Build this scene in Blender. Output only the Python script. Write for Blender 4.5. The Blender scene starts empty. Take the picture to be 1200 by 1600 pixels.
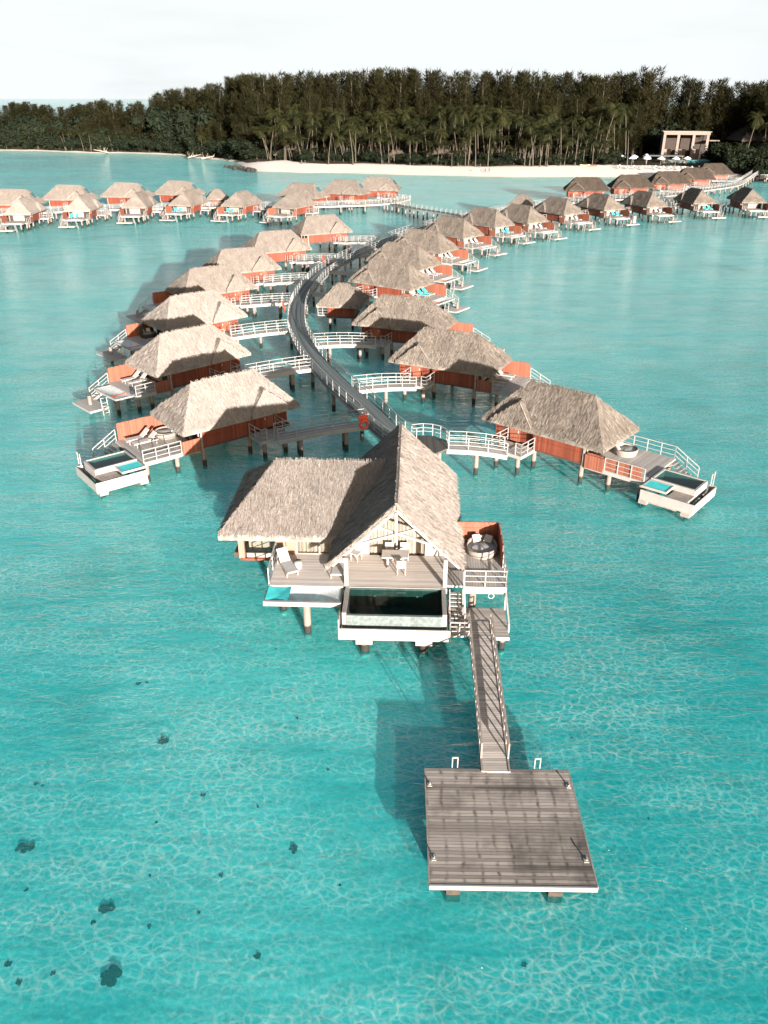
import bpy, math, random
from mathutils import Vector as V, noise as NZ
R = random.Random(7)
rad = math.radians
SC = bpy.context.scene
COL = SC.collection

# ------------------------------------------------------------------ camera, sky, sun, exposure
cam = bpy.data.cameras.new("camera"); cam_o = bpy.data.objects.new("camera", cam); COL.objects.link(cam_o)
cam.sensor_fit = 'VERTICAL'; cam.sensor_height = 36; cam.lens = 27.99
cam.clip_start = .5; cam.clip_end = 60000
cam_o.location = (0, 0, 25); cam_o.rotation_euler = (rad(90 - 27.479), 0, 0)
SC.camera = cam_o
SUN_EL, SUN_AZ = 8.8, 20.5            # elevation; degrees to the right of straight behind the camera
sv = V((math.sin(rad(SUN_AZ)) * math.cos(rad(SUN_EL)), -math.cos(rad(SUN_AZ)) * math.cos(rad(SUN_EL)), math.sin(rad(SUN_EL))))
sun = bpy.data.lights.new("sun", 'SUN'); sun.energy = 5.0; sun.angle = rad(.5); sun.color = (1, .93, .86)
sun_o = bpy.data.objects.new("sun", sun); COL.objects.link(sun_o); sun_o.rotation_euler = sv.to_track_quat('Z', 'Y').to_euler()
wd = bpy.data.worlds.new("World"); SC.world = wd; wd.use_nodes = True
nt = wd.node_tree; nt.nodes.clear()
sky = nt.nodes.new('ShaderNodeTexSky'); sky.sky_type = 'NISHITA'; sky.sun_disc = False
sky.sun_elevation = rad(SUN_EL); sky.sun_rotation = rad(180 - SUN_AZ); sky.dust_density = 3.0; sky.air_density = 1.0
bgn = nt.nodes.new('ShaderNodeBackground'); bgn.inputs['Strength'].default_value = .058
outw = nt.nodes.new('ShaderNodeOutputWorld')
# thin bright cloud veil towards the horizon, carried up out of view for water reflections
tc = nt.nodes.new('ShaderNodeTexCoord'); sx = nt.nodes.new('ShaderNodeSeparateXYZ'); nt.links.new(tc.outputs['Generated'], sx.inputs[0])
mr = nt.nodes.new('ShaderNodeMapRange'); nt.links.new(sx.outputs['Z'], mr.inputs['Value'])
mr.inputs['From Min'].default_value = .04; mr.inputs['From Max'].default_value = .65; mr.inputs['To Min'].default_value = 1.; mr.inputs['To Max'].default_value = .02
mp = nt.nodes.new('ShaderNodeMapping'); mp.inputs['Scale'].default_value = (2, 2, 14); nt.links.new(tc.outputs['Generated'], mp.inputs[0])
cn = nt.nodes.new('ShaderNodeTexNoise'); cn.inputs['Scale'].default_value = 2.2; cn.inputs['Detail'].default_value = 6; nt.links.new(mp.outputs[0], cn.inputs['Vector'])
cr = nt.nodes.new('ShaderNodeMapRange'); nt.links.new(cn.outputs['Fac'], cr.inputs['Value']); cr.inputs['From Min'].default_value = .3; cr.inputs['From Max'].default_value = .7; cr.inputs['To Min'].default_value = .9; cr.inputs['To Max'].default_value = 1.15
mm = nt.nodes.new('ShaderNodeMath'); mm.operation = 'MULTIPLY'; mm.use_clamp = True; nt.links.new(mr.outputs[0], mm.inputs[0]); nt.links.new(cr.outputs[0], mm.inputs[1])
fy = nt.nodes.new('ShaderNodeMapRange'); fv = nt.nodes.new('ShaderNodeVectorMath'); fv.operation = 'DOT_PRODUCT'; nt.links.new(tc.outputs['Generated'], fv.inputs[0]); fv.inputs[1].default_value = (-.28, .96, 0); nt.links.new(fv.outputs['Value'], fy.inputs['Value']); fy.inputs['From Min'].default_value = .25; fy.inputs['From Max'].default_value = .8   # bright bank added in front only: less fill on left slopes, paler far water
m4 = nt.nodes.new('ShaderNodeMath'); m4.operation = 'MULTIPLY'; nt.links.new(mm.outputs[0], m4.inputs[0]); nt.links.new(fy.outputs[0], m4.inputs[1])
mx = nt.nodes.new('ShaderNodeMix'); mx.data_type = 'RGBA'; nt.links.new(m4.outputs[0], mx.inputs['Factor']); nt.links.new(sky.outputs[0], mx.inputs['A'])
mx.inputs['B'].default_value = (4.75, 5.0, 5.05, 1)
nt.links.new(mx.outputs['Result'], bgn.inputs['Color']); nt.links.new(bgn.outputs[0], outw.inputs['Surface'])
SC.view_settings.view_transform = 'Standard'; SC.view_settings.look = 'None'; SC.view_settings.gamma = 1; SC.view_settings.exposure = 1.8
SC.cycles.max_bounces = 8; SC.cycles.transparent_max_bounces = 16; SC.cycles.diffuse_bounces = 3; SC.cycles.glossy_bounces = 3
SC.cycles.caustics_reflective = False; SC.cycles.caustics_refractive = False
SC.cycles.use_denoising = True
SC.cycles.sample_clamp_direct = 12; SC.cycles.sample_clamp_indirect = 6

# ------------------------------------------------------------------ material helpers
class N:
    def __init__(s, name):
        s.m = bpy.data.materials.new(name); s.m.use_nodes = True; s.t = s.m.node_tree; s.t.nodes.clear()
        s.o = s.t.nodes.new('ShaderNodeOutputMaterial')
    def n(s, typ, **kw):
        x = s.t.nodes.new('ShaderNode' + typ)
        for k, v in kw.items(): setattr(x, k, v)
        return x
    def put(s, sock, v):
        if hasattr(v, 'is_output'): s.t.links.new(v, sock)
        else:
            if isinstance(v, tuple) and len(v) == 3 and sock.type == 'RGBA': v = (*v, 1)
            sock.default_value = v
    def coord(s, which='Object', scale=None, rot=None):
        c = s.n('TexCoord').outputs[which] if which != 'Position' else s.n('NewGeometry').outputs['Position']
        if scale is None: return c
        m = s.n('Mapping'); s.put(m.inputs['Vector'], c); m.inputs['Scale'].default_value = scale
        if rot: m.inputs['Rotation'].default_value = rot
        return m.outputs[0]
    def noise(s, vec, scale, detail=3, rough=.5, dist=0):
        x = s.n('TexNoise'); s.put(x.inputs['Vector'], vec); x.inputs['Scale'].default_value = scale; x.inputs['Detail'].default_value = detail
        x.inputs['Roughness'].default_value = rough; x.inputs['Distortion'].default_value = dist
        return x.outputs['Fac']
    def math(s, op, a, b=0., clamp=False):
        x = s.n('Math', operation=op, use_clamp=clamp); s.put(x.inputs[0], a); s.put(x.inputs[1], b); return x.outputs[0]
    def ramp(s, v, a, b, c=0., d=1., clamp=True):
        x = s.n('MapRange', clamp=clamp); s.put(x.inputs['Value'], v)
        for k, q in zip(('From Min', 'From Max', 'To Min', 'To Max'), (a, b, c, d)): s.put(x.inputs[k], q)
        return x.outputs[0]
    def mix(s, f, a, b, blend='MIX'):
        x = s.n('Mix', data_type='RGBA', blend_type=blend); s.put(x.inputs['Factor'], f); s.put(x.inputs['A'], a); s.put(x.inputs['B'], b); return x.outputs['Result']
    def sep(s, v): x = s.n('SeparateXYZ'); s.put(x.inputs[0], v); return x.outputs
    def bump(s, h, strength=.5, dist=.02, normal=None):
        x = s.n('Bump'); s.put(x.inputs['Height'], h); x.inputs['Strength'].default_value = strength; x.inputs['Distance'].default_value = dist
        if normal is not None: s.put(x.inputs['Normal'], normal)
        return x.outputs[0]
    def bsdf(s, col, rough=.7, spec=.3, normal=None, **kw):
        b = s.n('BsdfPrincipled'); s.put(b.inputs['Base Color'], col); s.put(b.inputs['Roughness'], rough); b.inputs['Specular IOR Level'].default_value = spec
        if normal is not None: s.put(b.inputs['Normal'], normal)
        for k, v in kw.items(): s.put(b.inputs[k.replace('_', ' ')], v)
        return b.outputs[0]
    def water_fresnel(s, nm):
        # same reflectance for light crossing the surface in either direction (it is refracted, never trapped)
        g = s.n('NewGeometry'); fr = s.n('Fresnel'); s.put(fr.inputs['IOR'], s.ramp(g.outputs['Backfacing'], 0, 1, 1.33, 1 / 1.33)); s.put(fr.inputs['Normal'], nm); return fr.outputs[0]
    def out(s, sh): s.t.links.new(sh, s.o.inputs['Surface']); return s.m
def rgb(*c): return tuple(c)

def m_simple(name, col, rough=.6, var=.15, scale=3., spec=.3, bump=0.):
    n = N(name); c = n.coord('Position')
    f = n.noise(c, scale, 5, .6)
    dark = tuple(x * (1 - var) for x in col); lite = tuple(min(1, x * (1 + var)) for x in col)
    nm = n.bump(n.noise(c, scale * 6, 3), bump, .02) if bump else None
    return n.out(n.bsdf(n.mix(n.ramp(f, .3, .7), dark, lite), rough, spec, nm))

def m_thatch(name, base, dark):
    n = N(name); g = n.n('NewGeometry'); c = n.coord('Object')
    rnd = g.outputs['Random Per Island']
    big = n.noise(c, .55, 4, .6); fine = n.noise(c, 9, 3, .7)
    col = n.mix(n.ramp(big, .3, .72), dark, base)
    col = n.mix(n.ramp(fine, .25, .75), n.mix(1., col, (.62, .6, .58), 'MULTIPLY'), col)
    k = n.ramp(rnd, 0, 1, .74, 1.2)
    cc = n.n('CombineXYZ')
    for i in range(3): n.put(cc.inputs[i], k)
    col = n.mix(1., col, cc.outputs[0], 'MULTIPLY')
    return n.out(n.bsdf(col, .85, .15, n.bump(fine, .5, .04)))

def m_planks(name, axis, base, width=.14, var=.35, stain=0., uv=False, rough=.75):
    """boards running along local x (axis 0) or y (axis 1); uv boards run across a ribbon"""
    n = N(name); c = n.coord('UV' if uv else 'Object'); s = n.sep(c)
    across, along = (s['Y'], s['X']) if axis == 0 else (s['X'], s['Y'])
    q = n.math('DIVIDE', across, width); fl = n.math('FLOOR', q); fr = n.math('FRACT', q)
    wn = n.n('TexWhiteNoise', noise_dimensions='1D'); n.put(wn.inputs['W'], fl)
    sc = (.7, 9, 9) if axis == 0 else (9, .7, 9)
    st = n.n('Mapping'); n.put(st.inputs['Vector'], c); st.inputs['Scale'].default_value = sc
    grain = n.noise(st.outputs[0], 2.2, 5, .65)
    v = n.math('ADD', n.math('MULTIPLY', wn.outputs[0], .55), n.math('MULTIPLY', grain, .6))
    col = n.mix(n.ramp(v, .1, 1.), tuple(x * (1 - var) for x in base), tuple(x * (1 + var) for x in base))
    if stain:
        b = n.noise(c, .45, 4, .6); col = n.mix(n.math('MULTIPLY', n.ramp(b, .5, .72), stain), col, tuple(x * .35 for x in base))
        jx = n.math('FRACT', n.math('DIVIDE', n.math('ADD', along, n.math('MULTIPLY', n.noise(c, 1.4, 2), .3)), .62)); jj = n.ramp(n.math('ABSOLUTE', n.math('SUBTRACT', jx, .5)), 0., .16, 1, 0)
        b2 = n.ramp(n.noise(c, 2.3, 3), .36, .6); b3 = n.ramp(wn.outputs[0], .2, .9, .3, 1)
        col = n.mix(n.math('MULTIPLY', n.math('MULTIPLY', jj, b2), n.math('MULTIPLY', b3, stain)), col, tuple(x * .22 for x in base))
        for yy, wd_ in ((1.72, .16), (-1.95, .22)):          # damp boards over the cross beams
            k = n.ramp(n.math('ABSOLUTE', n.math('SUBTRACT', across, yy)), 0, wd_, 1, 0)
            col = n.mix(n.math('MULTIPLY', k, n.ramp(n.noise(c, .55, 2), .42, .6, 0, .85)), col, tuple(x * .16 for x in base))
    gap = n.math('GREATER_THAN', n.math('ABSOLUTE', n.math('SUBTRACT', fr, .5)), .455)
    col = n.mix(gap, col, (.02, .018, .016))
    return n.out(n.bsdf(col, rough, .25, n.bump(n.math('SUBTRACT', grain, gap), .35, .015)))

def m_boards_v(name, base, width=.16, var=.3):
    """upright boards / cane on walls and fences"""
    n = N(name); c = n.coord('Object'); s = n.sep(c)
    d = n.math('ADD', s['X'], s['Y'])
    q = n.math('DIVIDE', d, width); fl = n.math('FLOOR', q); fr = n.math('FRACT', q)
    wn = n.n('TexWhiteNoise', noise_dimensions='1D'); n.put(wn.inputs['W'], fl)
    st = n.n('Mapping'); n.put(st.inputs['Vector'], c); st.inputs['Scale'].default_value = (6, 6, .8)
    gr = n.noise(st.outputs[0], 2, 5, .65); pt = n.noise(c, .8, 3)
    v = n.math('ADD', n.math('MULTIPLY', wn.outputs[0], .45), n.math('ADD', n.math('MULTIPLY', gr, .45), n.math('MULTIPLY', pt, .3)))
    col = n.mix(n.ramp(v, .25, .95), tuple(x * (1 - var) for x in base), tuple(x * (1 + var) for x in base))
    gap = n.math('GREATER_THAN', n.math('ABSOLUTE', n.math('SUBTRACT', fr, .5)), .46)
    col = n.mix(gap, col, tuple(x * .35 for x in base))
    return n.out(n.bsdf(col, .65, .25, n.bump(gr, .3, .01)))

def m_pile(name):
    n = N(name); p = n.coord('Position'); z = n.sep(p)['Z']
    e = n.math('ADD', z, n.math('MULTIPLY', n.noise(p, 3, 3), .25))
    f = n.ramp(e, .5, .62)                         # weed and barnacles up to the tide mark
    col = n.mix(f, (.03, .028, .024), n.mix(n.noise(p, 5, 4), (.19, .148, .125), (.265, .218, .19)))
    col = n.mix(n.ramp(e, -.25, .05), (.36, .37, .32), col)          # sand colour painted below the weed line, so piles fade as in hazy water
    return n.out(n.bsdf(col, .8, .2))

M = {}
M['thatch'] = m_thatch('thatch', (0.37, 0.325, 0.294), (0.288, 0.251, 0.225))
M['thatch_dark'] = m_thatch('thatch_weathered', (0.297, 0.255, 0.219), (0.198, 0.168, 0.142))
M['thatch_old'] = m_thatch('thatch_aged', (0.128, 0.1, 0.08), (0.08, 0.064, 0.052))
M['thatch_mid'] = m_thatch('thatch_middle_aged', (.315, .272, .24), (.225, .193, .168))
M['deck'] = m_planks('deck_boards', 0, (0.594, 0.531, 0.482), .13, .25)
M['deck_grey'] = m_planks('grey_deck_boards', 1, (0.396, 0.369, 0.342), .14, .3)
M['dock'] = m_planks('weathered_dock_boards', 0, (0.334, 0.29, 0.255), .145, .5, stain=1.)
M['gang'] = m_planks('gangway_boards', 0, (0.414, 0.369, 0.333), .12, .35)
M['walk'] = m_planks('boardwalk_boards', 0, (.125, .145, .145), .21, .5, uv=True)
M['bridge'] = m_planks('footbridge_boards', 0, (0.378, 0.351, 0.324), .15, .3, uv=True)
M['red'] = m_boards_v('red_stained_boards', (0.189, 0.0484, 0.0273), .17, .4)
M['fence'] = m_boards_v('red_cane_fence', (0.261, 0.09, 0.0558), .11, .35)
M['panelwood'] = m_boards_v('honey_wood_panel', (0.264, 0.172, 0.128), .6, .12)
M['white'] = m_simple('white_painted_timber', (0.324, 0.302, 0.284), .55, .1, 2.5)
M['white2'] = m_simple('bleached_timber', (0.279, 0.239, 0.211), .7, .25, 3)
M['rail'] = m_simple('white_railing_paint', (.33, .313, .297), .5, .14, 1.7)
M['pile'] = m_pile('concrete_pile')
M['darkbeam'] = m_simple('dark_timber', (.07, .05, .04), .8, .3)
M['stone'] = m_simple('pale_stone_cladding', (.135, .16, .157), .5, .35, 5, .4)
M['grey'] = m_simple('grey_stone', (.27, .245, .225), .7, .2, 4)
M['curtain'] = m_simple('beige_curtain', (.30, .25, .22), .9, .12, 2)
M['tabletop'] = m_simple('pale_table_timber', (.52, .48, .44), .6, .12, 3)
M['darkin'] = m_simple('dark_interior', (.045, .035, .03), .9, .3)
M['cushion'] = m_simple('white_sling_fabric', (.45, .43, .41), .85, .06, 4)
M['teal'] = m_simple('turquoise_towel', (.06, .55, .56), .85, .12, 3)
M['orange'] = m_simple('orange_towel', (.75, .22, .09), .85, .12, 3)
M['wicker'] = m_simple('woven_wicker', (.27, .235, .205), .85, .35, 18, .2, .5)
M['wickerdark'] = m_simple('dark_wicker', (.04, .032, .028), .8, .35, 18, .2, .5)
M['greycush'] = m_simple('grey_cushion', (.36, .35, .34), .9, .1, 4)
M['lifered'] = m_simple('red_lifebuoy_plastic', (.65, .07, .03), .4, .1, 3, .4)
M['rope'] = m_simple('pale_rope', (.7, .66, .6), .9, .1)
M['metal'] = m_simple('galvanised_metal', (.5, .5, .5), .35, .15, 6, .6)
M['panel'] = m_simple('blue_green_solar_glass', (.05, .12, .13), .1, .2, 1, .6)
M['coral'] = m_simple('dark_coral', (.012, .016, .014), .95, .5, 9, .1)
M['rock'] = m_simple('dark_basalt_rock', (.035, .032, .028), .9, .5, 2, .2)
M['sandstone'] = m_simple('sandy_plaster', (.20, .16, .135), .8, .1, 1)
M['drift'] = m_simple('bleached_driftwood', (.38, .31, .25), .85, .25, 2)
M['canvas'] = m_simple('white_canvas', (.82, .82, .80), .8, .05)
M['skin'] = m_simple('skin', (.42, .25, .17), .6, .08)
M['skin2'] = m_simple('tanned_skin', (.2, .11, .07), .6, .08)
M['hair'] = m_simple('dark_hair', (.015, .011, .009), .6, .2)
M['cloth_w'] = m_simple('white_cotton', (.85, .84, .82), .9, .04)
M['cloth_k'] = m_simple('dark_cloth', (.03, .03, .035), .9, .2)
M['cloth_r'] = m_simple('red_cloth', (.5, .06, .04), .9, .1)
M['hullred'] = m_simple('orange_red_hull', (.8, .1, .03), .35, .08, 2, .5)
M['hullyellow'] = m_simple('faded_yellow_hull', (.65, .5, .3), .4, .1, 2, .5)
M['trunk'] = m_simple('palm_trunk', (.085, .07, .052), .9, .25, 1.5)
M['bark'] = m_simple('dark_bark', (.06, .05, .04), .9, .3, 1.5)

def m_leaf(name, a, b, trans=.25):
    n = N(name); g = n.n('NewGeometry'); oi = n.n('ObjectInfo')
    v = n.math('ADD', n.math('MULTIPLY', g.outputs['Random Per Island'], .55), n.math('MULTIPLY', oi.outputs['Random'], .45))
    col = n.mix(v, a, b)
    d = n.n('BsdfDiffuse'); n.put(d.inputs['Color'], col)
    t = n.n('BsdfTranslucent'); n.put(t.inputs['Color'], col)
    mxs = n.n('MixShader'); mxs.inputs[0].default_value = trans
    n.t.links.new(d.outputs[0], mxs.inputs[1]); n.t.links.new(t.outputs[0], mxs.inputs[2])
    return n.out(mxs.outputs[0])
M['needle'] = m_leaf('casuarina_needles', (0.0096, 0.0112, 0.0056), (0.04, 0.036, 0.016))
M['frond'] = m_leaf('palm_frond', (0.0119, 0.017, 0.00935), (0.0561, 0.0561, 0.0221))
M['leaf'] = m_leaf('broad_leaf', (0.0104, 0.0168, 0.0112), (0.032, 0.0384, 0.0216))

def m_net():
    n = N('white_net'); c = n.coord('Object'); s = n.sep(c)
    a = n.math('FRACT', n.math('MULTIPLY', s['X'], 14)); b = n.math('FRACT', n.math('MULTIPLY', s['Y'], 14))
    g = n.math('MAXIMUM', n.math('GREATER_THAN', a, .45), n.math('GREATER_THAN', b, .45))
    t = n.n('BsdfTransparent'); d = n.n('BsdfDiffuse'); n.put(d.inputs['Color'], (.68, .7, .69))
    mxs = n.n('MixShader'); n.put(mxs.inputs[0], g); n.t.links.new(t.outputs[0], mxs.inputs[1]); n.t.links.new(d.outputs[0], mxs.inputs[2])
    return n.out(mxs.outputs[0])
M['net'] = m_net()
def m_glass():
    n = N('window_glass'); t = n.n('BsdfTransparent'); t.inputs['Color'].default_value = (.9, .92, .9, 1)
    g = n.n('BsdfGlossy'); g.inputs['Roughness'].default_value = .03
    g2 = n.n('NewGeometry'); fr = n.n('Fresnel'); n.put(fr.inputs['IOR'], n.ramp(g2.outputs['Backfacing'], 0, 1, 1.5, 1 / 1.5))
    mxs = n.n('MixShader'); n.put(mxs.inputs[0], fr.outputs[0]); n.t.links.new(t.outputs[0], mxs.inputs[1]); n.t.links.new(g.outputs[0], mxs.inputs[2])
    return n.out(mxs.outputs[0])
M['glass'] = m_glass()
def m_poolwater(name, tint):
    n = N(name); p = n.coord('Position')
    nm = n.bump(n.noise(p, 2.2, 3), .12, .05)
    t = n.n('BsdfTransparent'); n.put(t.inputs['Color'], tint)
    g = n.n('BsdfGlossy'); g.inputs['Roughness'].default_value = .04; n.put(g.inputs['Normal'], nm)
    mxs = n.n('MixShader'); n.put(mxs.inputs[0], n.water_fresnel(nm)); n.t.links.new(t.outputs[0], mxs.inputs[1]); n.t.links.new(g.outputs[0], mxs.inputs[2])
    return n.out(mxs.outputs[0])
M['poolwater'] = m_poolwater('pool_water', (.5, .75, .72))
def m_pooltile():
    n = N('dark_pool_tile'); c = n.coord('Object')
    b = n.n('TexBrick'); n.put(b.inputs['Vector'], c); b.inputs['Scale'].default_value = 2.2; b.inputs['Color1'].default_value = (.014, .032, .029, 1); b.inputs['Color2'].default_value = (.028, .058, .052, 1); b.inputs['Mortar'].default_value = (.01, .015, .015, 1); b.inputs['Mortar Size'].default_value = .012
    return n.out(n.bsdf(b.outputs['Color'], .5, .4))
M['pooltile'] = m_pooltile()
def m_pooltile2():
    n = N('sea_green_pool_tile'); c = n.coord('Object')
    return n.out(n.bsdf(n.mix(n.noise(c, 3, 4), (.035, .09, .085), (.07, .15, .14)), .5, .4))
M['pooltile2'] = m_pooltile2()

def m_water():
    n = N('lagoon_water'); p = n.coord('Position')
    def mapped(sc, rot=0.):
        m = n.n('Mapping'); n.put(m.inputs['Vector'], p); m.inputs['Scale'].default_value = sc; m.inputs['Rotation'].default_value = (0, 0, rot); return m.outputs[0]
    w1 = n.noise(mapped((.42, 1.0, 1), .05), 1.5, 4, .6, .5)
    w2 = n.noise(mapped((.6, 1.3, 1), -.2), 3.6, 3, .55, .5)
    w3 = n.noise(mapped((.4, 1, 1), .3), .16, 2)
    gust = n.ramp(n.noise(mapped((.5, 1, 1)), .035, 3), .35, .65, .55, 1.25)
    h = n.math('MULTIPLY', n.math('ADD', n.math('ADD', n.math('MULTIPLY', w1, .8), n.math('MULTIPLY', w2, .25)), n.math('MULTIPLY', w3, 1.6)), gust)
    nm = n.bump(h, 1., .4)
    # caustic light net painted into the transparent tint, brightest along the cell edges
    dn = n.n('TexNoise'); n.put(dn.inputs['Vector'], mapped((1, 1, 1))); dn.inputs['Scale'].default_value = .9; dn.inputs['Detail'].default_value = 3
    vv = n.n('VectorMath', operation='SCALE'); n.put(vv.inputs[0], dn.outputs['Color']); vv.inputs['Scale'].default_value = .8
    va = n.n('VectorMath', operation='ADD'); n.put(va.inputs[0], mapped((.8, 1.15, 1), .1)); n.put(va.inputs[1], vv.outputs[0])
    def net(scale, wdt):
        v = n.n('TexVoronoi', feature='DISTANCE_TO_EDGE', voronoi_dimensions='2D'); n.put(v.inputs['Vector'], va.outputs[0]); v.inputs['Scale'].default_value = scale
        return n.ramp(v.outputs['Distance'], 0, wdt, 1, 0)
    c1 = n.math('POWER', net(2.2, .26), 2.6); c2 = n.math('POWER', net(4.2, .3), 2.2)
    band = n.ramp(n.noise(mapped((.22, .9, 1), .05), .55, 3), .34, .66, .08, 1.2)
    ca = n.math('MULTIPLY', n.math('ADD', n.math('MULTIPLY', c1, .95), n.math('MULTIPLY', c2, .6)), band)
    deep = n.ramp(n.noise(mapped((1, .6, 1), .2), .045, 3, .55), .38, .62)
    s = n.sep(p)
    side = n.ramp(n.math('ADD', s['X'], n.math('MULTIPLY', n.math('SUBTRACT', n.noise(p, .08, 3), .5), 16)), -6., 9.)     # the bottom falls away to the right of the villas
    far = n.ramp(n.math('ADD', s['Y'], n.math('MULTIPLY', n.math('SUBTRACT', n.noise(mapped((.5, 1, 1)), .03, 3), .5), 70)), 38., 120.)     # far water painted paler, standing in for the sky's reflection
    dp = n.math('ADD', n.math('MULTIPLY', deep, .4), n.math('MULTIPLY', side, .6), True)
    dp = n.math('MULTIPLY', dp, n.ramp(far, 0, 1, 1, .3))
    tint = n.mix(dp, (.25, .86, .875), (.025, .66, .69))
    tint = n.mix(n.math('MULTIPLY', far, .8), tint, (.46, .95, .97))
    ripple_light = n.ramp(n.noise(mapped((.26, 1.3, 1), .04), 1.9, 3, .62, .8), .36, .62)  # light and dark ripple bands painted into the tint, in place of refraction
    tint = n.mix(ripple_light, n.mix(1., tint, (.62, .88, .885), 'MULTIPLY'), tint)
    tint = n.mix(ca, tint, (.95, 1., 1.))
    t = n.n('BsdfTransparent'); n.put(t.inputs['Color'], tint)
    g = n.n('BsdfGlossy'); g.inputs['Roughness'].default_value = .06; n.put(g.inputs['Normal'], nm); g.inputs['Color'].default_value = (.95, .98, .97, 1)
    # suspended coral silt scatters turquoise light inside the water
    d = n.n('BsdfDiffuse'); n.put(d.inputs['Color'], n.mix(n.math('MULTIPLY', far, .8), n.mix(dp, (.12, .82, .82), (.01, .52, .55)), (.34, .89, .92)))
    m2 = n.n('MixShader'); m2.inputs[0].default_value = .15
    m3 = n.n('MixShader')
    n.t.links.new(t.outputs[0], m2.inputs[1]); n.t.links.new(d.outputs[0], m2.inputs[2])
    n.put(m3.inputs[0], n.water_fresnel(nm)); n.t.links.new(m2.outputs[0], m3.inputs[1]); n.t.links.new(g.outputs[0], m3.inputs[2])
    return n.out(m3.outputs[0])
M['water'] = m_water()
def m_seabed():
    n = N('coral_sand_bed'); p = n.coord('Position')
    a = n.noise(p, .5, 5, .6); b = n.noise(p, .09, 4, .55)
    col = n.mix(n.ramp(a, .3, .7), (.82, .79, .72), (.93, .9, .84)); col = n.mix(n.ramp(b, .55, .75), col, (.62, .6, .53))
    return n.out(n.bsdf(col, .95, .05))
M['seabed'] = m_seabed()
def m_sand():
    n = N('white_beach_sand'); p = n.coord('Position'); z = n.sep(p)['Z']
    col = n.mix(n.noise(p, .35, 5, .65), (.60, .545, .49), (.72, .67, .62))
    wet = n.ramp(n.math('ADD', z, n.math('MULTIPLY', n.noise(p, .3, 3), .3)), .25, .55)
    return n.out(n.bsdf(n.mix(wet, (.50, .46, .39), col), .9, .1))
M['sand'] = m_sand()
def m_ground():
    n = N('forest_floor'); p = n.coord('Position')
    return n.out(n.bsdf(n.mix(n.noise(p, .3, 5, .65), (.03, .028, .018), (.085, .07, .045)), .95, .05))
M['floor'] = m_ground()

# ------------------------------------------------------------------ mesh helpers
class MB:
    def __init__(s, m=1): s.v = []; s.f = []; s.m = m; s.uv = None
    def add(s, pts, faces):
        o = len(s.v); s.v += [(p[0], p[1] * s.m, p[2]) for p in pts]
        s.f += [tuple(o + i for i in f) for f in faces]
    def box(s, x0, x1, y0, y1, z0, z1):
        s.add([(x, y, z) for z in (z0, z1) for y in (y0, y1) for x in (x0, x1)], [(0, 2, 3, 1), (4, 5, 7, 6), (0, 1, 5, 4), (2, 6, 7, 3), (0, 4, 6, 2), (1, 3, 7, 5)]); return s
    def bar(s, p, q, w=.06, h=None):
        p, q = V(p), V(q); h = h or w; d = (q - p).normalized()
        a = d.cross(V((0, 0, 1)));  a = a.normalized() if a.length > 1e-3 else V((1, 0, 0)); b = a.cross(d).normalized()
        a *= w / 2; b *= h / 2
        s.add([p - a - b, p + a - b, p + a + b, p - a + b, q - a - b, q + a - b, q + a + b, q - a + b], [(0, 3, 2, 1), (4, 5, 6, 7), (0, 1, 5, 4), (1, 2, 6, 5), (2, 3, 7, 6), (3, 0, 4, 7)]); return s
    def tube(s, pts, radii, n=8, cap=True):
        base = len(s.v); P = [V(p) for p in pts]; rings = []
        for i, p in enumerate(P):
            d = (P[min(i + 1, len(P) - 1)] - P[max(i - 1, 0)]).normalized()
            a = d.cross(V((0, 1, .01))); a = a.normalized() if a.length > 1e-3 else V((1, 0, 0)); b = d.cross(a)
            r = radii[i] if isinstance(radii, (list, tuple)) else radii
            rings.append([p + (a * math.cos(t) + b * math.sin(t)) * r for t in (2 * math.pi * k / n for k in range(n))])
        pts = [q for r in rings for q in r]; F = []
        for i in range(len(P) - 1):
            for k in range(n): F.append((i * n + k, i * n + (k + 1) % n, (i + 1) * n + (k + 1) % n, (i + 1) * n + k))
        if cap: F += [tuple(range(n - 1, -1, -1)), tuple((len(P) - 1) * n + k for k in range(n))]
        s.add(pts, F); return s
    def lathe(s, prof, c=(0, 0, 0), n=24):
        pts = [(c[0] + r * math.cos(2 * math.pi * k / n), c[1] + r * math.sin(2 * math.pi * k / n), c[2] + z) for r, z in prof for k in range(n)]
        s.add(pts, [(i * n + k, i * n + (k + 1) % n, (i + 1) * n + (k + 1) % n, (i + 1) * n + k) for i in range(len(prof) - 1) for k in range(n)]); return s
    def prism(s, poly, z0, z1):
        n = len(poly); s.add([(x, y, z) for z in (z0, z1) for x, y in poly], [tuple(range(n - 1, -1, -1)), tuple(range(n, 2 * n))] + [(i, (i + 1) % n, n + (i + 1) % n, n + i) for i in range(n)]); return s
    def quad(s, a, b, c, d): s.add([a, b, c, d], [(0, 1, 2, 3)]); return s
    def build(s, name, mat, parent=None, smooth=False, **props):
        me = bpy.data.meshes.new(name)
        F = s.f if s.m > 0 else [tuple(reversed(f)) for f in s.f]
        me.from_pydata(s.v, [], F); me.materials.append(M[mat] if isinstance(mat, str) else mat)
        if s.uv:
            ul = me.uv_layers.new(name='UVMap'); vi = [0] * len(me.loops); me.loops.foreach_get('vertex_index', vi)
            ul.data.foreach_set('uv', [c for i in vi for c in s.uv[i]])
        if smooth: me.polygons.foreach_set('use_smooth', [True] * len(me.polygons))
        me.update()
        o = bpy.data.objects.new(name, me); COL.objects.link(o)
        if parent: o.parent = parent
        for k, v in props.items(): o[k] = v
        return o
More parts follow.
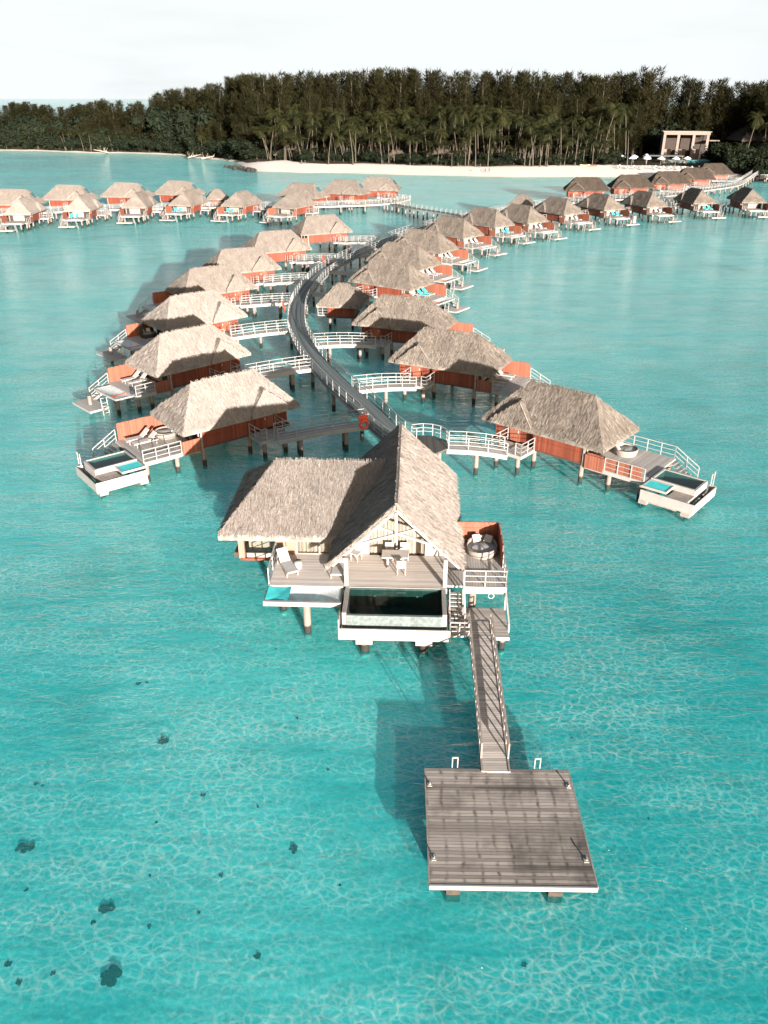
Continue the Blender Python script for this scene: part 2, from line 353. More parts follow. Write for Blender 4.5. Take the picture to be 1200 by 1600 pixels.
def thing(name, label, cat, loc=(0, 0, 0), rz=0, group=None):
    o = bpy.data.objects.new(name, None); COL.objects.link(o); o.location = loc; o.rotation_euler = (0, 0, rz); o.empty_display_size = .3
    o['label'] = label; o['category'] = cat
    if group: o['group'] = group
    return o
KIDS = {}
def copy_tree(o, parent=None):
    c = o.copy(); COL.objects.link(c)
    if parent: c.parent = parent
    for ch in KIDS.setdefault(o.name, list(o.children)): copy_tree(ch, c)
    return c
def tag(o, label, cat, group=None):
    o['label'] = label; o['category'] = cat
    if group: o['group'] = group
    return o
def place(o, loc, rz=0, label=None, group=None, scale=None):
    o.location = loc; o.rotation_euler = (0, 0, rz)
    if label: o['label'] = label
    if group: o['group'] = group
    if scale: o.scale = scale
    return o

def railing(mb, pts, h=.95, step=1.3, mids=2, post=.055, top=.065):
    for (p, q) in zip(pts, pts[1:]):
        p, q = V(p), V(q); L = (q - p).length; n = max(1, round(L / step))
        for i in range(n + 1):
            a = p.lerp(q, i / n); mb.bar(a - V((0, 0, .12)), a + V((0, 0, h)), post)
        mb.bar(p + V((0, 0, h)), q + V((0, 0, h)), top, .05)
        for k in range(mids):
            z = h * (k + .8) / (mids + .75); mb.bar(p + V((0, 0, z)), q + V((0, 0, z)), .035, .04)
    return mb

def hipslope(mb, P0, P1, P2, P3, dens, blade=(.5, .055), thick=.26, fringe=20, nu=14, nv=7, rr=R, edges=True):
    """one thatched slope: eave P0-P1, ridge P3-P2; a thick slab with straw laid on it and hanging from the eave"""
    P0, P1, P2, P3 = map(V, (P0, P1, P2, P3))
    nrm = (P1 - P0).cross((P3 + P2) / 2 - P0).normalized()
    if nrm.z < 0: nrm = -nrm
    e = (P1 - P0).normalized(); d = nrm.cross(e)
    if d.z > 0: d = -d
    def at(s, t): return P0.lerp(P1, s).lerp(P3.lerp(P2, s), t)
    def bumpy(p): return p + V((0, 0, 1)) * (NZ.noise(p * .8) * .07 + NZ.noise(p * 3.1) * .03)
    g = [bumpy(at(i / nu, j / nv)) for j in range(nv + 1) for i in range(nu + 1)]
    mb.add(g, [(j * (nu + 1) + i, j * (nu + 1) + i + 1, (j + 1) * (nu + 1) + i + 1, (j + 1) * (nu + 1) + i) for j in range(nv) for i in range(nu)])
    off = V((0, 0, -thick)) + d * .06
    a, b = P0 + off, P1 + off; c, dd = P2 + off, P3 + off
    mb.quad(dd, c, b, a)
    for k in range(nu):
        p, q = bumpy(at(k / nu, 0)), bumpy(at((k + 1) / nu, 0))
        mb.quad(a.lerp(b, k / nu), a.lerp(b, (k + 1) / nu), q, p)
    if edges:
        for s0, lo, hi in ((0, a, dd), (1, b, c)):
            for k in range(nv):
                mb.quad(lo.lerp(hi, k / nv), lo.lerp(hi, (k + 1) / nv), bumpy(at(s0, (k + 1) / nv)), bumpy(at(s0, k / nv)))
    w0, w1 = (P1 - P0).length, (P2 - P3).length; hgt = abs((P3 - P0).dot(d)) or 1
    for _ in range(int((w0 + w1) / 2 * hgt * dens)):
        while True:
            t = rr.random()
            if rr.random() * max(w0, w1) <= w0 + (w1 - w0) * t: break
        p = bumpy(at(rr.random(), t)); L = blade[0] * rr.uniform(.6, 1.4); w = blade[1] * rr.uniform(.6, 1.5)
        jd = (d + e * rr.gauss(0, .12)).normalized(); sd = jd.cross(nrm) * (w / 2) + nrm * rr.uniform(-.012, .012)
        r0 = p - jd * L * .4 + nrm * .004; tp = p + jd * L * .6 + nrm * rr.uniform(.015, .06)
        mb.quad(r0 - sd, r0 + sd, tp + sd * .5, tp - sd * .5)
    for _ in range(int(w0 * fringe)):
        p = bumpy(at(rr.random(), 0)); L = rr.uniform(.1, .28); w = blade[1] * rr.uniform(.7, 1.5)
        jd = (d * rr.uniform(.4, 1.) + e * rr.gauss(0, .18) + V((0, 0, -1)) * rr.uniform(.2, 1.)).normalized(); sd = e * (w / 2)
        r0 = p - d * .15 + nrm * rr.uniform(-.12, .05); tp = p + jd * L + nrm * rr.uniform(-.16, .02)
        mb.quad(r0 - sd, r0 + sd, tp + sd * .4, tp - sd * .4)
    for _ in range(int(w1 * 8)):
        p = bumpy(at(rr.random(), 1)); jd = (d + e * rr.gauss(0, .3)).normalized(); sd = e * blade[1] * .6
        r0 = p + V((0, 0, .07)) - d * .1; tp = p + jd * rr.uniform(.2, .45) + nrm * .08
        mb.quad(r0 - sd, r0 + sd, tp + sd * .4, tp - sd * .4)

def hiproof(mb, x0, x1, y0, y1, ze, zr, rx0, rx1, dens, blade, thick=.26, fringe=20, ym=None):
    ym = (y0 + y1) / 2 if ym is None else ym
    A, B, C, D = (x0, y0, ze), (x1, y0, ze), (x1, y1, ze), (x0, y1, ze); E, F = (rx0, ym, zr), (rx1, ym, zr)
    hipslope(mb, A, B, F, E, dens, blade, thick, fringe, edges=False); hipslope(mb, C, D, E, F, dens, blade, thick, fringe, edges=False)
    hipslope(mb, D, A, E, E, dens, blade, thick, fringe, edges=False); hipslope(mb, B, C, F, F, dens, blade, thick, fringe, edges=False)

def pile(parent, x, y, ztop, m=1, zbot=-2.3, r=.17):
    return MB(m).tube([(x, y, zbot), (x, y, ztop)], r, 10).build('pile', 'pile', parent, True)

# ------------------------------------------------------------------ the setting: sea, sea bed, island
mb = MB(); S_ = 30000; xs = [-S_, -400, -200, -100, -50, -20, 0, 20, 50, 100, 200, 400, S_]; ys = [-300, 0, 20, 40, 70, 120, 200, 300, 600, S_]
mb.add([(x, y, -.36 - (.06 * NZ.noise(V((x, y, 0)) * .05) if abs(x) < 1000 and y < 1000 else 0)) for y in ys for x in xs], [(j * 13 + i, j * 13 + i + 1, (j + 1) * 13 + i + 1, (j + 1) * 13 + i) for j in range(9) for i in range(12)])
mb.build('sea_bed', 'seabed', kind='structure')
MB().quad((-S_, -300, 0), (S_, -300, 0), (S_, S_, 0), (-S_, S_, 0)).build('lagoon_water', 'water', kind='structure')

SHORE = [(-420, 520), (-300, 492), (-206, 469), (-183, 463), (-162, 452), (-147, 444), (-134, 446), (-98.6, 428), (-89.9, 409), (-74, 396), (-62, 372), (-56, 345), (-49, 331), (-31, 325), (-9.6, 322), (11.6, 314), (27.7, 311), (45.5, 306), (63.6, 306), (81.8, 306), (100.6, 302), (117.6, 299), (129, 292), (150, 292), (200, 292), (320, 300), (520, 320)]
def shore_y(x):
    for (x0, y0), (x1, y1) in zip(SHORE, SHORE[1:]):
        if x0 <= x <= x1: return y0 + (y1 - y0) * (x - x0) / (x1 - x0)
    return 320 if x > 0 else 520
def beach_w(x):                       # width of open sand between water and trees
    t = [(-420, 2), (-75, 2.5), (-60, 6), (-52, 14), (-40, 24), (-33, 17), (-20, 16), (0, 17), (30, 16), (60, 18), (80, 20), (100, 22), (118, 16), (128, 5), (140, 2), (520, 2)]
    for (x0, y0), (x1, y1) in zip(t, t[1:]):
        if x0 <= x <= x1: return y0 + (y1 - y0) * (x - x0) / (x1 - x0) + 1.5 * NZ.noise(V((x * .11, 0, 3)))
    return 2
def ground_z(x, y):
    d = y - shore_y(x)
    return max(-1.6, d * .3) if d < 0 else min(2.6, .12 * d + .1) 
def strip(name, mat, d0, d1, nrow, dz=0.):
    mb = MB(); X = [-276 + 4 * i for i in range(200)]
    for x in X:
        a, b = d0(x), d1(x)
        for j in range(nrow + 1):
            y = shore_y(x) + a + (b - a) * (j / nrow) ** 1.5; z = ground_z(x, y) + dz + (.12 * NZ.noise(V((x, y, 0)) * .2) if y > shore_y(x) + 3 else 0)
            mb.add([(x, y, z)], [])
    k = nrow + 1
    mb.f = [(i * k + j, (i + 1) * k + j, (i + 1) * k + j + 1, i * k + j + 1) for i in range(len(X) - 1) for j in range(nrow)]
    return mb.build(name, mat, None, True, kind='structure')
strip('beach_sand', 'sand', lambda x: -7, lambda x: beach_w(x) + 1.5, 14)
strip('island_ground', 'floor', lambda x: beach_w(x), lambda x: 420, 14, .07)

# ------------------------------------------------------------------ boardwalks
def catmull(pts, per=6):
    P = [V((*p, 0)) if len(p) == 2 else V(p) for p in pts]; out = []
    for i in range(len(P) - 1):
        a, b, c, d = P[max(i - 1, 0)], P[i], P[i + 1], P[min(i + 2, len(P) - 1)]
        for k in range(per):
            t = k / per; out.append(.5 * ((2 * b) + (c - a) * t + (2 * a - 5 * b + 4 * c - d) * t * t + (3 * b - a - 3 * c + d) * t ** 3))
    return out + [P[-1]]
def ribbon(mb, pts, width, thick):
    """plank ribbon along pts; uv: x along the run, y across"""
    mb.uv = mb.uv or []; run = 0; n = len(pts); o = len(mb.v)
    for i, p in enumerate(pts):
        d = pts[min(i + 1, n - 1)] - pts[max(i - 1, 0)]; d.z = 0; d.normalize(); s = V((-d.y, d.x, 0)) * width / 2
        if i: run += (p - pts[i - 1]).length
        for q, u, vv in ((p + s, run, 0), (p - s, run, width), (p - s - V((0, 0, thick)), run, width + thick), (p + s - V((0, 0, thick)), run, -thick)):
            mb.v.append(tuple(q)); mb.uv.append((u, vv))
    for i in range(n - 1):
        a, b = o + i * 4, o + (i + 1) * 4
        for k in range(4): mb.f.append((a + k, a + (k + 1) % 4, b + (k + 1) % 4, b + k))
    mb.f += [(o, o + 1, o + 2, o + 3), (o + 4 * n - 1, o + 4 * n - 2, o + 4 * n - 3, o + 4 * n - 4)]
    return mb
def offset(pts, w):
    out = []
    for i, p in enumerate(pts):
        d = pts[min(i + 1, len(pts) - 1)] - pts[max(i - 1, 0)]; d.z = 0; d.normalize(); out.append(p + V((-d.y, d.x, 0)) * w)
    return out
def resample(pts, step):
    out = [pts[0]]; acc = 0
    for a, b in zip(pts, pts[1:]):
        L = (b - a).length; t = step - acc
        while t < L: out.append(a.lerp(b, t / L)); t += step
        acc = (acc + L) % step
    return out + ([pts[-1]] if (out[-1] - pts[-1]).length > .3 else [])
def rail_path(mb, pts, h=.95, every=1):
    for i, (p, q) in enumerate(zip(pts, pts[1:])):
        mb.bar(p - V((0, 0, .15)), p + V((0, 0, h)), .05)
        for z, w in ((h, .06), (h * .66, .03), (h * .36, .03)): mb.bar(p + V((0, 0, z)), q + V((0, 0, z)), w, .04)
    mb.bar(pts[-1] - V((0, 0, .15)), pts[-1] + V((0, 0, h)), .07)
    return mb
def boardwalk(name, label, pts, z, width, mat, pile_step=7., rail=True, cat='boardwalk', group=None):
    t = thing(name, label, cat, (0, 0, 0), 0, group)
    P = [V((p.x, p.y, z)) for p in catmull(pts)]
    ribbon(MB(), resample(P, 1.5), width, .09).build('plank_deck', mat, t)
    for s in (-1, 1):
        ribbon(MB(), resample(offset([p - V((0, 0, .095)) for p in P], s * (width / 2 - .1)), 2.), .16, .28).build('edge_beam', 'white2', t)
        if rail: rail_path(MB(), resample(offset(P, s * (width / 2 - .06)), 1.7)).build('railing', 'rail', t)
    for i, p in enumerate(resample(P, pile_step)):
        dd = offset(P, 1)[0]
        q = min(range(len(P)), key=lambda k: (P[k] - p).length); a, b = P[max(q - 1, 0)], P[min(q + 1, len(P) - 1)]; d = (b - a).normalized(); s = V((-d.y, d.x, 0)) * (width / 2 - .25)
        for k in (-1, 1): pile(t, p.x + k * s.x, p.y + k * s.y, z - .1)
    return t
WALK = [(1.6, 55.6), (.3, 58.1), (-1.2, 62.4), (-3.2, 67), (-5.4, 72.8), (-7.3, 78.5), (-9, 85.3), (-10.1, 91.8), (-10.7, 100.3), (-10.4, 109.1), (-9.4, 119.3), (-7.1, 129.5), (-4.3, 138.3), (-1.5, 145.9), (3.7, 159), (10.5, 171), (19.5, 183), (29, 197), (42, 209), (56, 217), (74, 226.5), (89.7, 241), (104.8, 256), (119, 281), (131, 303)]
LEFT = [(-92, 187), (-86, 189.5), (-78, 192.5), (-65.6, 197), (-54.3, 199.6), (-39.6, 202), (-25.9, 202.5), (-15.8, 203.6), (0, 209), (6, 219)]
boardwalk('curved_boardwalk', 'long grey plank boardwalk curving in an S between the two rows of thatched villas', WALK, 2., 2.1, 'walk')
boardwalk('straight_boardwalk', 'pale railed boardwalk running behind the far left row of villas', LEFT, 2., 1.9, 'bridge', 6.)
boardwalk('causeway_bridge', 'dark low railed causeway linking the far left villas to the curved boardwalk', [(2.5, 208.5), (7, 200), (12, 193.5), (19.3, 183.2)], 1.95, 1.7, 'walk', 3.5)
WP = [V((p.x, p.y, 2.)) for p in catmull(WALK, 12)]; LP = [V((p.x, p.y, 2.)) for p in catmull(LEFT, 12)]
# hub platform behind the gabled villa
hub = thing('hub_platform', 'dark eight-sided plank platform at the near end of the boardwalk behind the gabled villa', 'platform', (3.0, 55.2, 0))
MB().prism([(1.9 * math.cos(rad(22.5 + 45 * k)), 1.9 * math.sin(rad(22.5 + 45 * k))) for k in range(8)], 1.86, 2.005).build('plank_deck', m_planks('hub_boards', 1, (.085, .08, .07), .16, .4), hub)
rail_path(MB(), [V((1.85 * math.cos(rad(a)), 1.85 * math.sin(rad(a)), 2.)) for a in (118, 90, 67, 45, 22, 0)]).build('railing', 'rail', hub)
for a in (30, 150, 270): pile(hub, 1.4 * math.cos(rad(a)), 1.4 * math.sin(rad(a)), 1.86)

# ------------------------------------------------------------------ villas
def villa(kind, m, thatch, label, group):
    """local x points away from the boardwalk, y towards the entrance side; kind: pool / net / plain"""
    t = thing('thatched_villa', label, 'villa', group=group)
    # floor and walls
    MB(m).box(-4.35, 3.75, -2.5, 2.45, 1.32, 1.5).build('floor_slab', 'darkbeam', t)
    w = MB(m).box(-.75, 3.6, 2.36, 2.5, 1.36, 3.2).build('wall', 'red', t)
    MB(m).box(-.7, 3.55, 2.503, 2.54, 2.18, 2.27).build('belt_trim', 'red', w)
    MB(m).box(-.7, 3.55, 2.503, 2.535, 1.38, 1.47).build('base_trim', 'darkbeam', w)
    MB(m).box(3.5, 3.64, 2.505, 2.58, 1.3, 3.15).build('corner_post', 'white2', t)
    MB(m).box(-4.3, -.76, 1.95, 2.09, 1.36, 3.5).build('wall', 'red', t)          # set-back entrance wall
    dr = MB(m).box(-3.0, -2.1, 2.093, 2.13, 1.5, 3.3).build('door', 'fence', t)
    MB(m).box(-2.25, -2.2, 2.131, 2.17, 2.2, 2.4).build('handle', 'metal', dr)
    MB(m).box(-4.3, 3.6, -2.5, -2.36, 1.36, 3.2).build('wall', 'red', t)
    MB(m).box(-4.3, -4.16, -2.35, 1.94, 1.36, 3.5).build('wall', 'red', t)
    # outer end: glazed doors with pale curtains
    MB(m).box(3.4, 3.45, -2.3, 2.3, 1.5, 3.3).build('back_panel', 'darkin', t)
    cu = MB(m)
    for k in range(24): cu.quad((3.5 + .05 * (k % 2), -1.6 + .1 * k, 1.52), (3.5 + .05 * ((k + 1) % 2), -1.5 + .1 * k, 1.52), (3.5 + .05 * ((k + 1) % 2), -1.5 + .1 * k, 3.4), (3.5 + .05 * (k % 2), -1.6 + .1 * k, 3.4))
    cu.build('curtain', 'curtain', t)
    for y in (-2.3, -.8, .7, 2.2): MB(m).box(3.6, 3.68, y - .05, y + .05, 1.5, 3.3).build('door_frame', 'white', t)
    # roof
    rf = MB(m); bl = (.38, .042)
    hiproof(rf, -5.12, 5.12, -2.87, 2.87, 3.12, 5.75, -2.75, 2.75, 115, bl, .26, 38)
    hipslope(rf, (-4.3, 3.1, 3.17), (-4.3, .2, 3.17), (-2.45, 1.2, 4.62), (-2.45, 2.0, 4.62), 110, bl, .2, 36, 8, 6, edges=False)
    hipslope(rf, (-.6, .2, 3.17), (-.6, 3.1, 3.17), (-2.45, 2.0, 4.62), (-2.45, 1.2, 4.62), 110, bl, .2, 36, 8, 6, edges=False)
    hipslope(rf, (-.6, 3.1, 3.17), (-4.3, 3.1, 3.17), (-2.45, 2.0, 4.62), (-2.45, 2.0, 4.62), 110, bl, .2, 36, 8, 6, edges=False)
    ro = rf.build('thatch_roof', thatch, t)
    MB(m).bar((-.72, 3.02, 3.3), (-2.3, 2.1, 4.58), .07, .05).build('valley_flashing', 'white2', ro)
    if kind == 'plain':
        pn = MB(m); k = 1 if m < 0 else -1
        a, b = V((k * 4.3, -.9, 3.2 + (5.12 - 4.3) / 2.37 * 2.63 + .12)), V((k * 3.5, -.9, 3.2 + (5.12 - 3.5) / 2.37 * 2.63 + .12))
        pn.quad(a, a + V((0, 1.2, 0)), b + V((0, 1.2, 0)), b); pn.quad(a + V((0, 0, -.08)), b + V((0, 0, -.08)), b + V((0, 1.2, -.08)), a + V((0, 1.2, -.08)))
        pn.build('solar_panel', 'panel', ro)
    # entrance landing
    ld = MB(m).box(-3.1, -.5, 2.1, 4.4, 1.4, 1.5).build('landing', 'deck_grey', t)
    MB(m).box(-3.1, -.5, 4.42, 4.47, 1.25, 1.5).build('fascia', 'white', ld)
    MB(m).box(-.495, -.45, 2.55, 4.47, 1.25, 1.5).build('fascia', 'white', ld)
    railing(MB(m), [(-.5, 2.6, 1.5), (-.5, 4.4, 1.5), (-1.0, 4.4, 1.5)], .95, .9).build('railing', 'rail', t)
    railing(MB(m), [(-3.1, 4.4, 1.5), (-3.1, 2.2, 1.5)], .95, 1.1).build('railing', 'rail', t)
    P = [(-3.9, 2.0), (-3.9, -2.2), (-.6, 2.3), (-.6, -2.2), (3.45, 2.4), (3.45, -2.2), (-.9, 4.1), (-2.8, 4.1)]
    if kind != 'plain':
        x1 = 8.3 if kind == 'pool' else 7.2
        MB(m).box(3.76, x1, -2.75, 2.55, 1.36, 1.5).build('sun_deck', 'deck_grey', t)
        MB(m).box(3.76, x1, 2.555, 2.61, 1.2, 1.49).build('fascia', 'white', t)
        MB(m).box(3.75, 5.2, 2.62, 2.69, 1.3, 2.35).build('side_screen', 'fence', t)
        railing(MB(m), [(5.25, 2.56, 1.5), (x1 - .05, 2.56, 1.5)], .95, 1.0).build('railing', 'rail', t)
        fx = 8.0 if kind == 'pool' else 7.0; near = kind == 'pool' and m < 0
        fe = MB(m); n = 44
        for k in range(n):                                             # uneven cane tops
            xa, xb = 3.8 + (fx - 3.8) * k / n, 3.8 + (fx - 3.8) * (k + 1) / n; fe.box(xa, xb - .004, *((2.45, 2.52) if near else (-2.8, -2.73)), 1.51 if near else 1.2, (2.4 if near else 2.84) + .06 * R.random())
        if not near: fe.box(3.8, fx, -2.845, -2.803, 2.3, 2.4)
        else: railing(MB(m), [(3.9, -2.7, 1.5), (8.2, -2.7, 1.5)], .95, 1.1).build('railing', 'rail', t)
        fe.build('cane_fence', 'fence', t)
        P += [(5.6, 2.3), (5.6, -2.4), (x1 - .3, 2.3), (x1 - .3, -2.4)]
        if kind == 'net':
            fr = MB(m)
            for a, b in (((7.25, -2.0), (8.85, -2.0)), ((8.85, -2.0), (8.85, 2.1)), ((8.85, 2.1), (7.25, 2.1))): fr.bar((*a, 1.44), (*b, 1.44), .14, .16)
            fr.build('net_frame', 'white', t)
            nb = MB(m); G = 6
            g = [(7.3 + 1.5 * i / G, -1.95 + 4 * j / G, 1.5 - .12 * math.sin(math.pi * i / G) * math.sin(math.pi * j / G)) for j in range(G + 1) for i in range(G + 1)]
            nb.add(g, [(j * 7 + i, j * 7 + i + 1, j * 7 + i + 8, j * 7 + i + 7) for j in range(G) for i in range(G)]); nb.build('net_panel', 'net', t)
            st = MB(m)
            for k in range(6): z = 1.4 - k * .16; st.box(7.25 + k * .3, 7.53 + k * .3, -2.75, -2.1, z - .05, z)
            sto = st.build('steps', 'white2', t)
            for y in (-2.78, -2.08): MB(m).bar((7.2, y, 1.36), (9.1, y, .42), .06, .2).build('stringer', 'white', sto)
            railing(MB(m), [(7.1, -2.75, 1.5), (9.05, -2.75, .5)], .95, .95).build('railing', 'rail', t)
            sp = MB(m).box(8.95, 10.75, -2.7, .7, .42, .52).build('swim_platform', 'deck_grey', t)
            MB(m).box(8.95, 10.75, .705, .76, .34, .52).build('fascia', 'white', sp)
            MB(m).box(10.755, 10.81, -2.7, .76, .34, .52).build('fascia', 'white', sp)
            la = MB(m)
            for x in (9.1, 9.65): la.bar((x, .7, 1.45), (x + .12, 1.25, -.7), .06)
            for k in range(6): z = 1.0 - k * .28; y = .7 + .55 * (1.45 - z) / 2.15; la.bar((9.1 + .12 * (1.45 - z) / 2.15, y, z), (9.65 + .12 * (1.45 - z) / 2.15, y, z), .045)
            for x in (9.1, 9.65): la.bar((x, .7, 1.45), (x - .3, .7, 1.4), .05)
            la.build('ladder', 'rail', t)
            P += [(9.9, -1.0), (8.6, 1.7)]
        else:
            # plunge pool with raised rim, spill ledge at the outer end
            po = MB(m).box(8.45, 11.6, -.3, 1.85, .72, .8)
            po.box(8.45, 8.6, -.3, 1.85, .8, 1.62); po.box(11.45, 11.6, -.3, 1.85, .8, 1.58); po.box(8.6, 11.45, -.3, -.15, .8, 1.62); po.box(8.6, 11.45, 1.7, 1.85, .8, 1.62)
            po = po.build('pool_shell', 'white', t)
            li = MB(m).box(8.602, 11.448, -.148, 1.698, .81, .83); li.box(8.602, 8.62, -.148, 1.698, .83, 1.56); li.box(11.43, 11.448, -.148, 1.698, .83, 1.56); li.box(8.62, 11.43, -.148, -.13, .83, 1.56); li.box(8.62, 11.43, 1.68, 1.698, .83, 1.56)
            li.build('pool_lining', 'pooltile2', po)
            MB(m).quad((8.6, -.15, 1.52), (11.45, -.15, 1.52), (11.45, 1.7, 1.52), (8.6, 1.7, 1.52)).build('water_surface', 'poolwater', po)
            sd = MB(m).box(10.2, 11.6, 1.855, 3.2, .62, 1.2).build('side_box', 'white2', t)
            MB(m).box(8.4, 12.1, 3.205, 3.27, .5, 1.22).build('fascia', 'white', sd)
            MB(m).box(11.605, 12.05, -.7, 3.2, .5, .6).build('spill_trough', 'darkin', t)
            MB(m).box(12.055, 12.12, -.75, 3.2, .45, 1.12).build('fascia', 'white', sd)
            MB(m).box(11.605, 12.05, -.76, -.705, .45, 1.12).build('fascia', 'white', sd)
            gp = MB(m).box(8.4, 10.15, 1.88, 3.2, 1.36, 1.46); gp.box(8.4, 8.5, 1.88, 3.2, 1.46, 1.52); gp.box(10.05, 10.15, 1.88, 3.2, 1.46, 1.52); gp.box(8.5, 10.05, 1.88, 1.98, 1.46, 1.52); gp.box(8.5, 10.05, 3.1, 3.2, 1.46, 1.52)
            gp = gp.build('glass_floor_frame', 'white', t)
            MB(m).box(8.51, 10.04, 1.99, 3.09, 1.463, 1.5).build('glass_floor_panel', 'teal', gp)
            MB(m).box(8.3, 12.0, 2.6, 2.9, .22, .44).build('timber_beam', 'white2', t); MB(m).box(8.3, 12.0, -.3, 0, .22, .44).build('timber_beam', 'white2', t)
            for x in (8.6, 11.6): MB(m).box(x - .3, x + .3, 2.4, 3.1, .1, .42).build('pile_cap', 'white2', t)
            P += [(8.6, 2.75), (11.6, 2.75), (8.6, -.1), (11.6, -.1)]
            st = MB(m)
            for k in range(7): z = 1.4 - k * .17; st.box(8.35 + k * .26, 8.6 + k * .26, -2.6, -1.7, z - .05, z)
            st.build('steps', 'white2', t)
            railing(MB(m), [(8.2, -2.7, 1.5), (10.1, -2.7, .4)], .95, .95).build('railing', 'rail', t)
            MB(m).box(9.9, 11.5, -2.7, -.8, .2, .3).build('swim_platform', 'deck_grey', t)
            for y in (-.75, -1.25): MB(m).bar((11.7, y, .3), (11.7, y, 2.0), .06).build('ladder_rail', 'rail', t)
    else:
        MB(m).box(-2, 4.4, -5.2, -2.52, 1.36, 1.5).build('sun_deck', 'deck_grey', t)
        railing(MB(m), [(4.35, -2.6, 1.5), (4.35, -5.15, 1.5), (-1.95, -5.15, 1.5)], .95, 1.2).build('railing', 'rail', t)
        P += [(4, -5), (-1.6, -5)]
    for x, y in P: pile(t, x, y, 1.34 if kind != 'pool' or x < 8.5 else .3, m)
    return t

LBL = {
 'L1': 'pale thatched villa with a plunge pool, left of the big gabled villa',
 'L2': 'pale thatched villa second on the left, behind the pool villa, loungers on its deck',
 'L3': 'pale thatched villa third on the left, a dark hooded daybed on its deck',
 'L4': 'pale thatched villa fourth on the left of the boardwalk, shaded strip on its roof',
 'L5': 'thatched villa fifth on the left of the curved boardwalk, only its inner wall showing',
 'L6': 'thatched villa sixth on the left of the curved boardwalk, second from the far end',
 'L7': 'thatched villa farthest on the left of the curved boardwalk, open water behind its stilts',
 'R1': 'thatched villa with a dark plunge pool and round daybed, right of the big gabled villa',
 'R2': 'thatched villa second on the right, behind the right pool villa, red fence showing',
 'R3': 'dark thatched villa third on the right, behind the small square hut',
 'R4': 'thatched villa fourth on the right, turquoise loungers against its red fence',
 'R5': 'thatched villa fifth on the right of the boardwalk, two loungers by its red fence',
 'R6': 'thatched villa sixth on the right of the boardwalk, its roof overlapping the fifth',
 'R7': 'thatched villa seventh on the right of the boardwalk, where the row bends right',
 'R8': 'thatched villa eighth in the right row, in front of the end of the dark causeway',
 'R9': 'thatched villa ninth in the right row, in front of a small hut roof',
 'R10': 'thatched villa tenth in the right row, with a dark shaded left roof slope',
 'R11': 'thatched villa with turquoise cushions whose lower platform carries a person in white',
 'R12': 'thatched villa fourth from the right edge, just right of the person in white',
 'R13': 'thatched villa second from the right edge, gable end facing the camera',
 'R14': 'thatched villa nearest the right edge of the picture, end on with dark left slope',
 'F1': 'bleached thatched villa at the left edge, end on with a white deck over the water',
 'F2': 'bleached thatched villa second from the left edge in the far front row',
 'F3': 'thatched villa third from the left edge in the far front row, end on',
 'F4': 'thatched villa fourth from left in the far front row, left of the small far hut',
 'F5': 'thatched villa fifth from left in the far front row, right of the small far hut',
 'F6': 'thatched villa sixth from left in the far front row, nearest the causeway',
 'A1': 'thatched villa at the left edge in the far back row, behind the bleached end-on villa',
 'A2': 'thatched villa second from left in the far back row, green panel on its roof end',
 'A3': 'thatched villa third from left in the far back row, wooden walkway stub at its left',
 'A4': 'thatched villa fourth from left in the far back row, beside the small far hut',
 'A5': 'thatched villa in the far back row, behind the sixth villa of the front row',
 'A6': 'thatched villa second from the right end of the far left back row',
 'A7': 'thatched villa at the right end of the far left back row, above the causeway junction',
 'B1': 'dark thatched villa at the left end of the right back row by the island',
 'B2': 'dark thatched villa second in the right back row, in front of the beach loungers',
 'B3': 'dark thatched villa third in the right back row, below the beach pavilion',
 'B4': 'dark thatched villa fourth in the right back row, white skylight on its roof end',
 'B5': 'dark thatched villa fifth and last in the right back row, closest to the island',
}
VIL = {  # x, y, heading of the outer end (deg)
 'L1': (-12.57, 60.05, -141.5), 'L2': (-18.6, 74.2, -136), 'L3': (-21.3, 89.6, -138), 'L4': (-22.4, 105.3, -143.5), 'L5': (-20.8, 119.3, -152), 'L6': (-17.7, 136.2, -152), 'L7': (-11.7, 155.7, -154),
 'R1': (13.37, 57.05, -41), 'R2': (6.29, 73.6, -27), 'R3': (2.3, 87.8, -23), 'R4': (.95, 109.8, -35.5), 'R5': (2.8, 123.6, -35.5), 'R6': (6.5, 137.3, -35.5), 'R7': (12.5, 153, -46), 'R8': (20.1, 166.3, -50), 'R9': (27.8, 171.9, -55),
 'R10': (37.9, 184.9, -58), 'R11': (49.1, 192.6, -66), 'R12': (60.5, 197.8, -70), 'R13': (74.8, 204.7, -82), 'R14': (87.9, 206.5, -91),
 'F1': (-78.3, 184.7, -88), 'F2': (-68.3, 192, -88), 'F3': (-58.5, 201.7, -90), 'F4': (-45.9, 200.4, -103), 'F5': (-33.2, 198.8, -108), 'F6': (-20.5, 195.6, -117),
 'A1': (-85.9, 198, 176), 'A2': (-76.6, 208, 172), 'A3': (-64.3, 214, 168), 'A4': (-52.4, 219, 160), 'A5': (-20.2, 213, 152), 'A6': (-10, 221.6, 156), 'A7': (-1.5, 230.5, 170),
 'B1': (54.2, 229, -8), 'B2': (68.3, 237, -3), 'B3': (82, 248.5, 2), 'B4': (94, 261.5, 0), 'B5': (106.4, 279.5, 4)}
F3SHIFT = {'F3': (-56.5, 196.5), 'F2': (-67.5, 190.5)}
for k, q in F3SHIFT.items(): VIL[k] = (*q, VIL[k][2])
GRP = {'L': 'thatched villas left of the curved boardwalk', 'R': 'thatched villas right of the curved boardwalk', 'F': 'far front row of thatched villas', 'A': 'far back row of thatched villas', 'B': 'back row of dark thatched villas by the island'}
TPL = {}
VROOT = {}
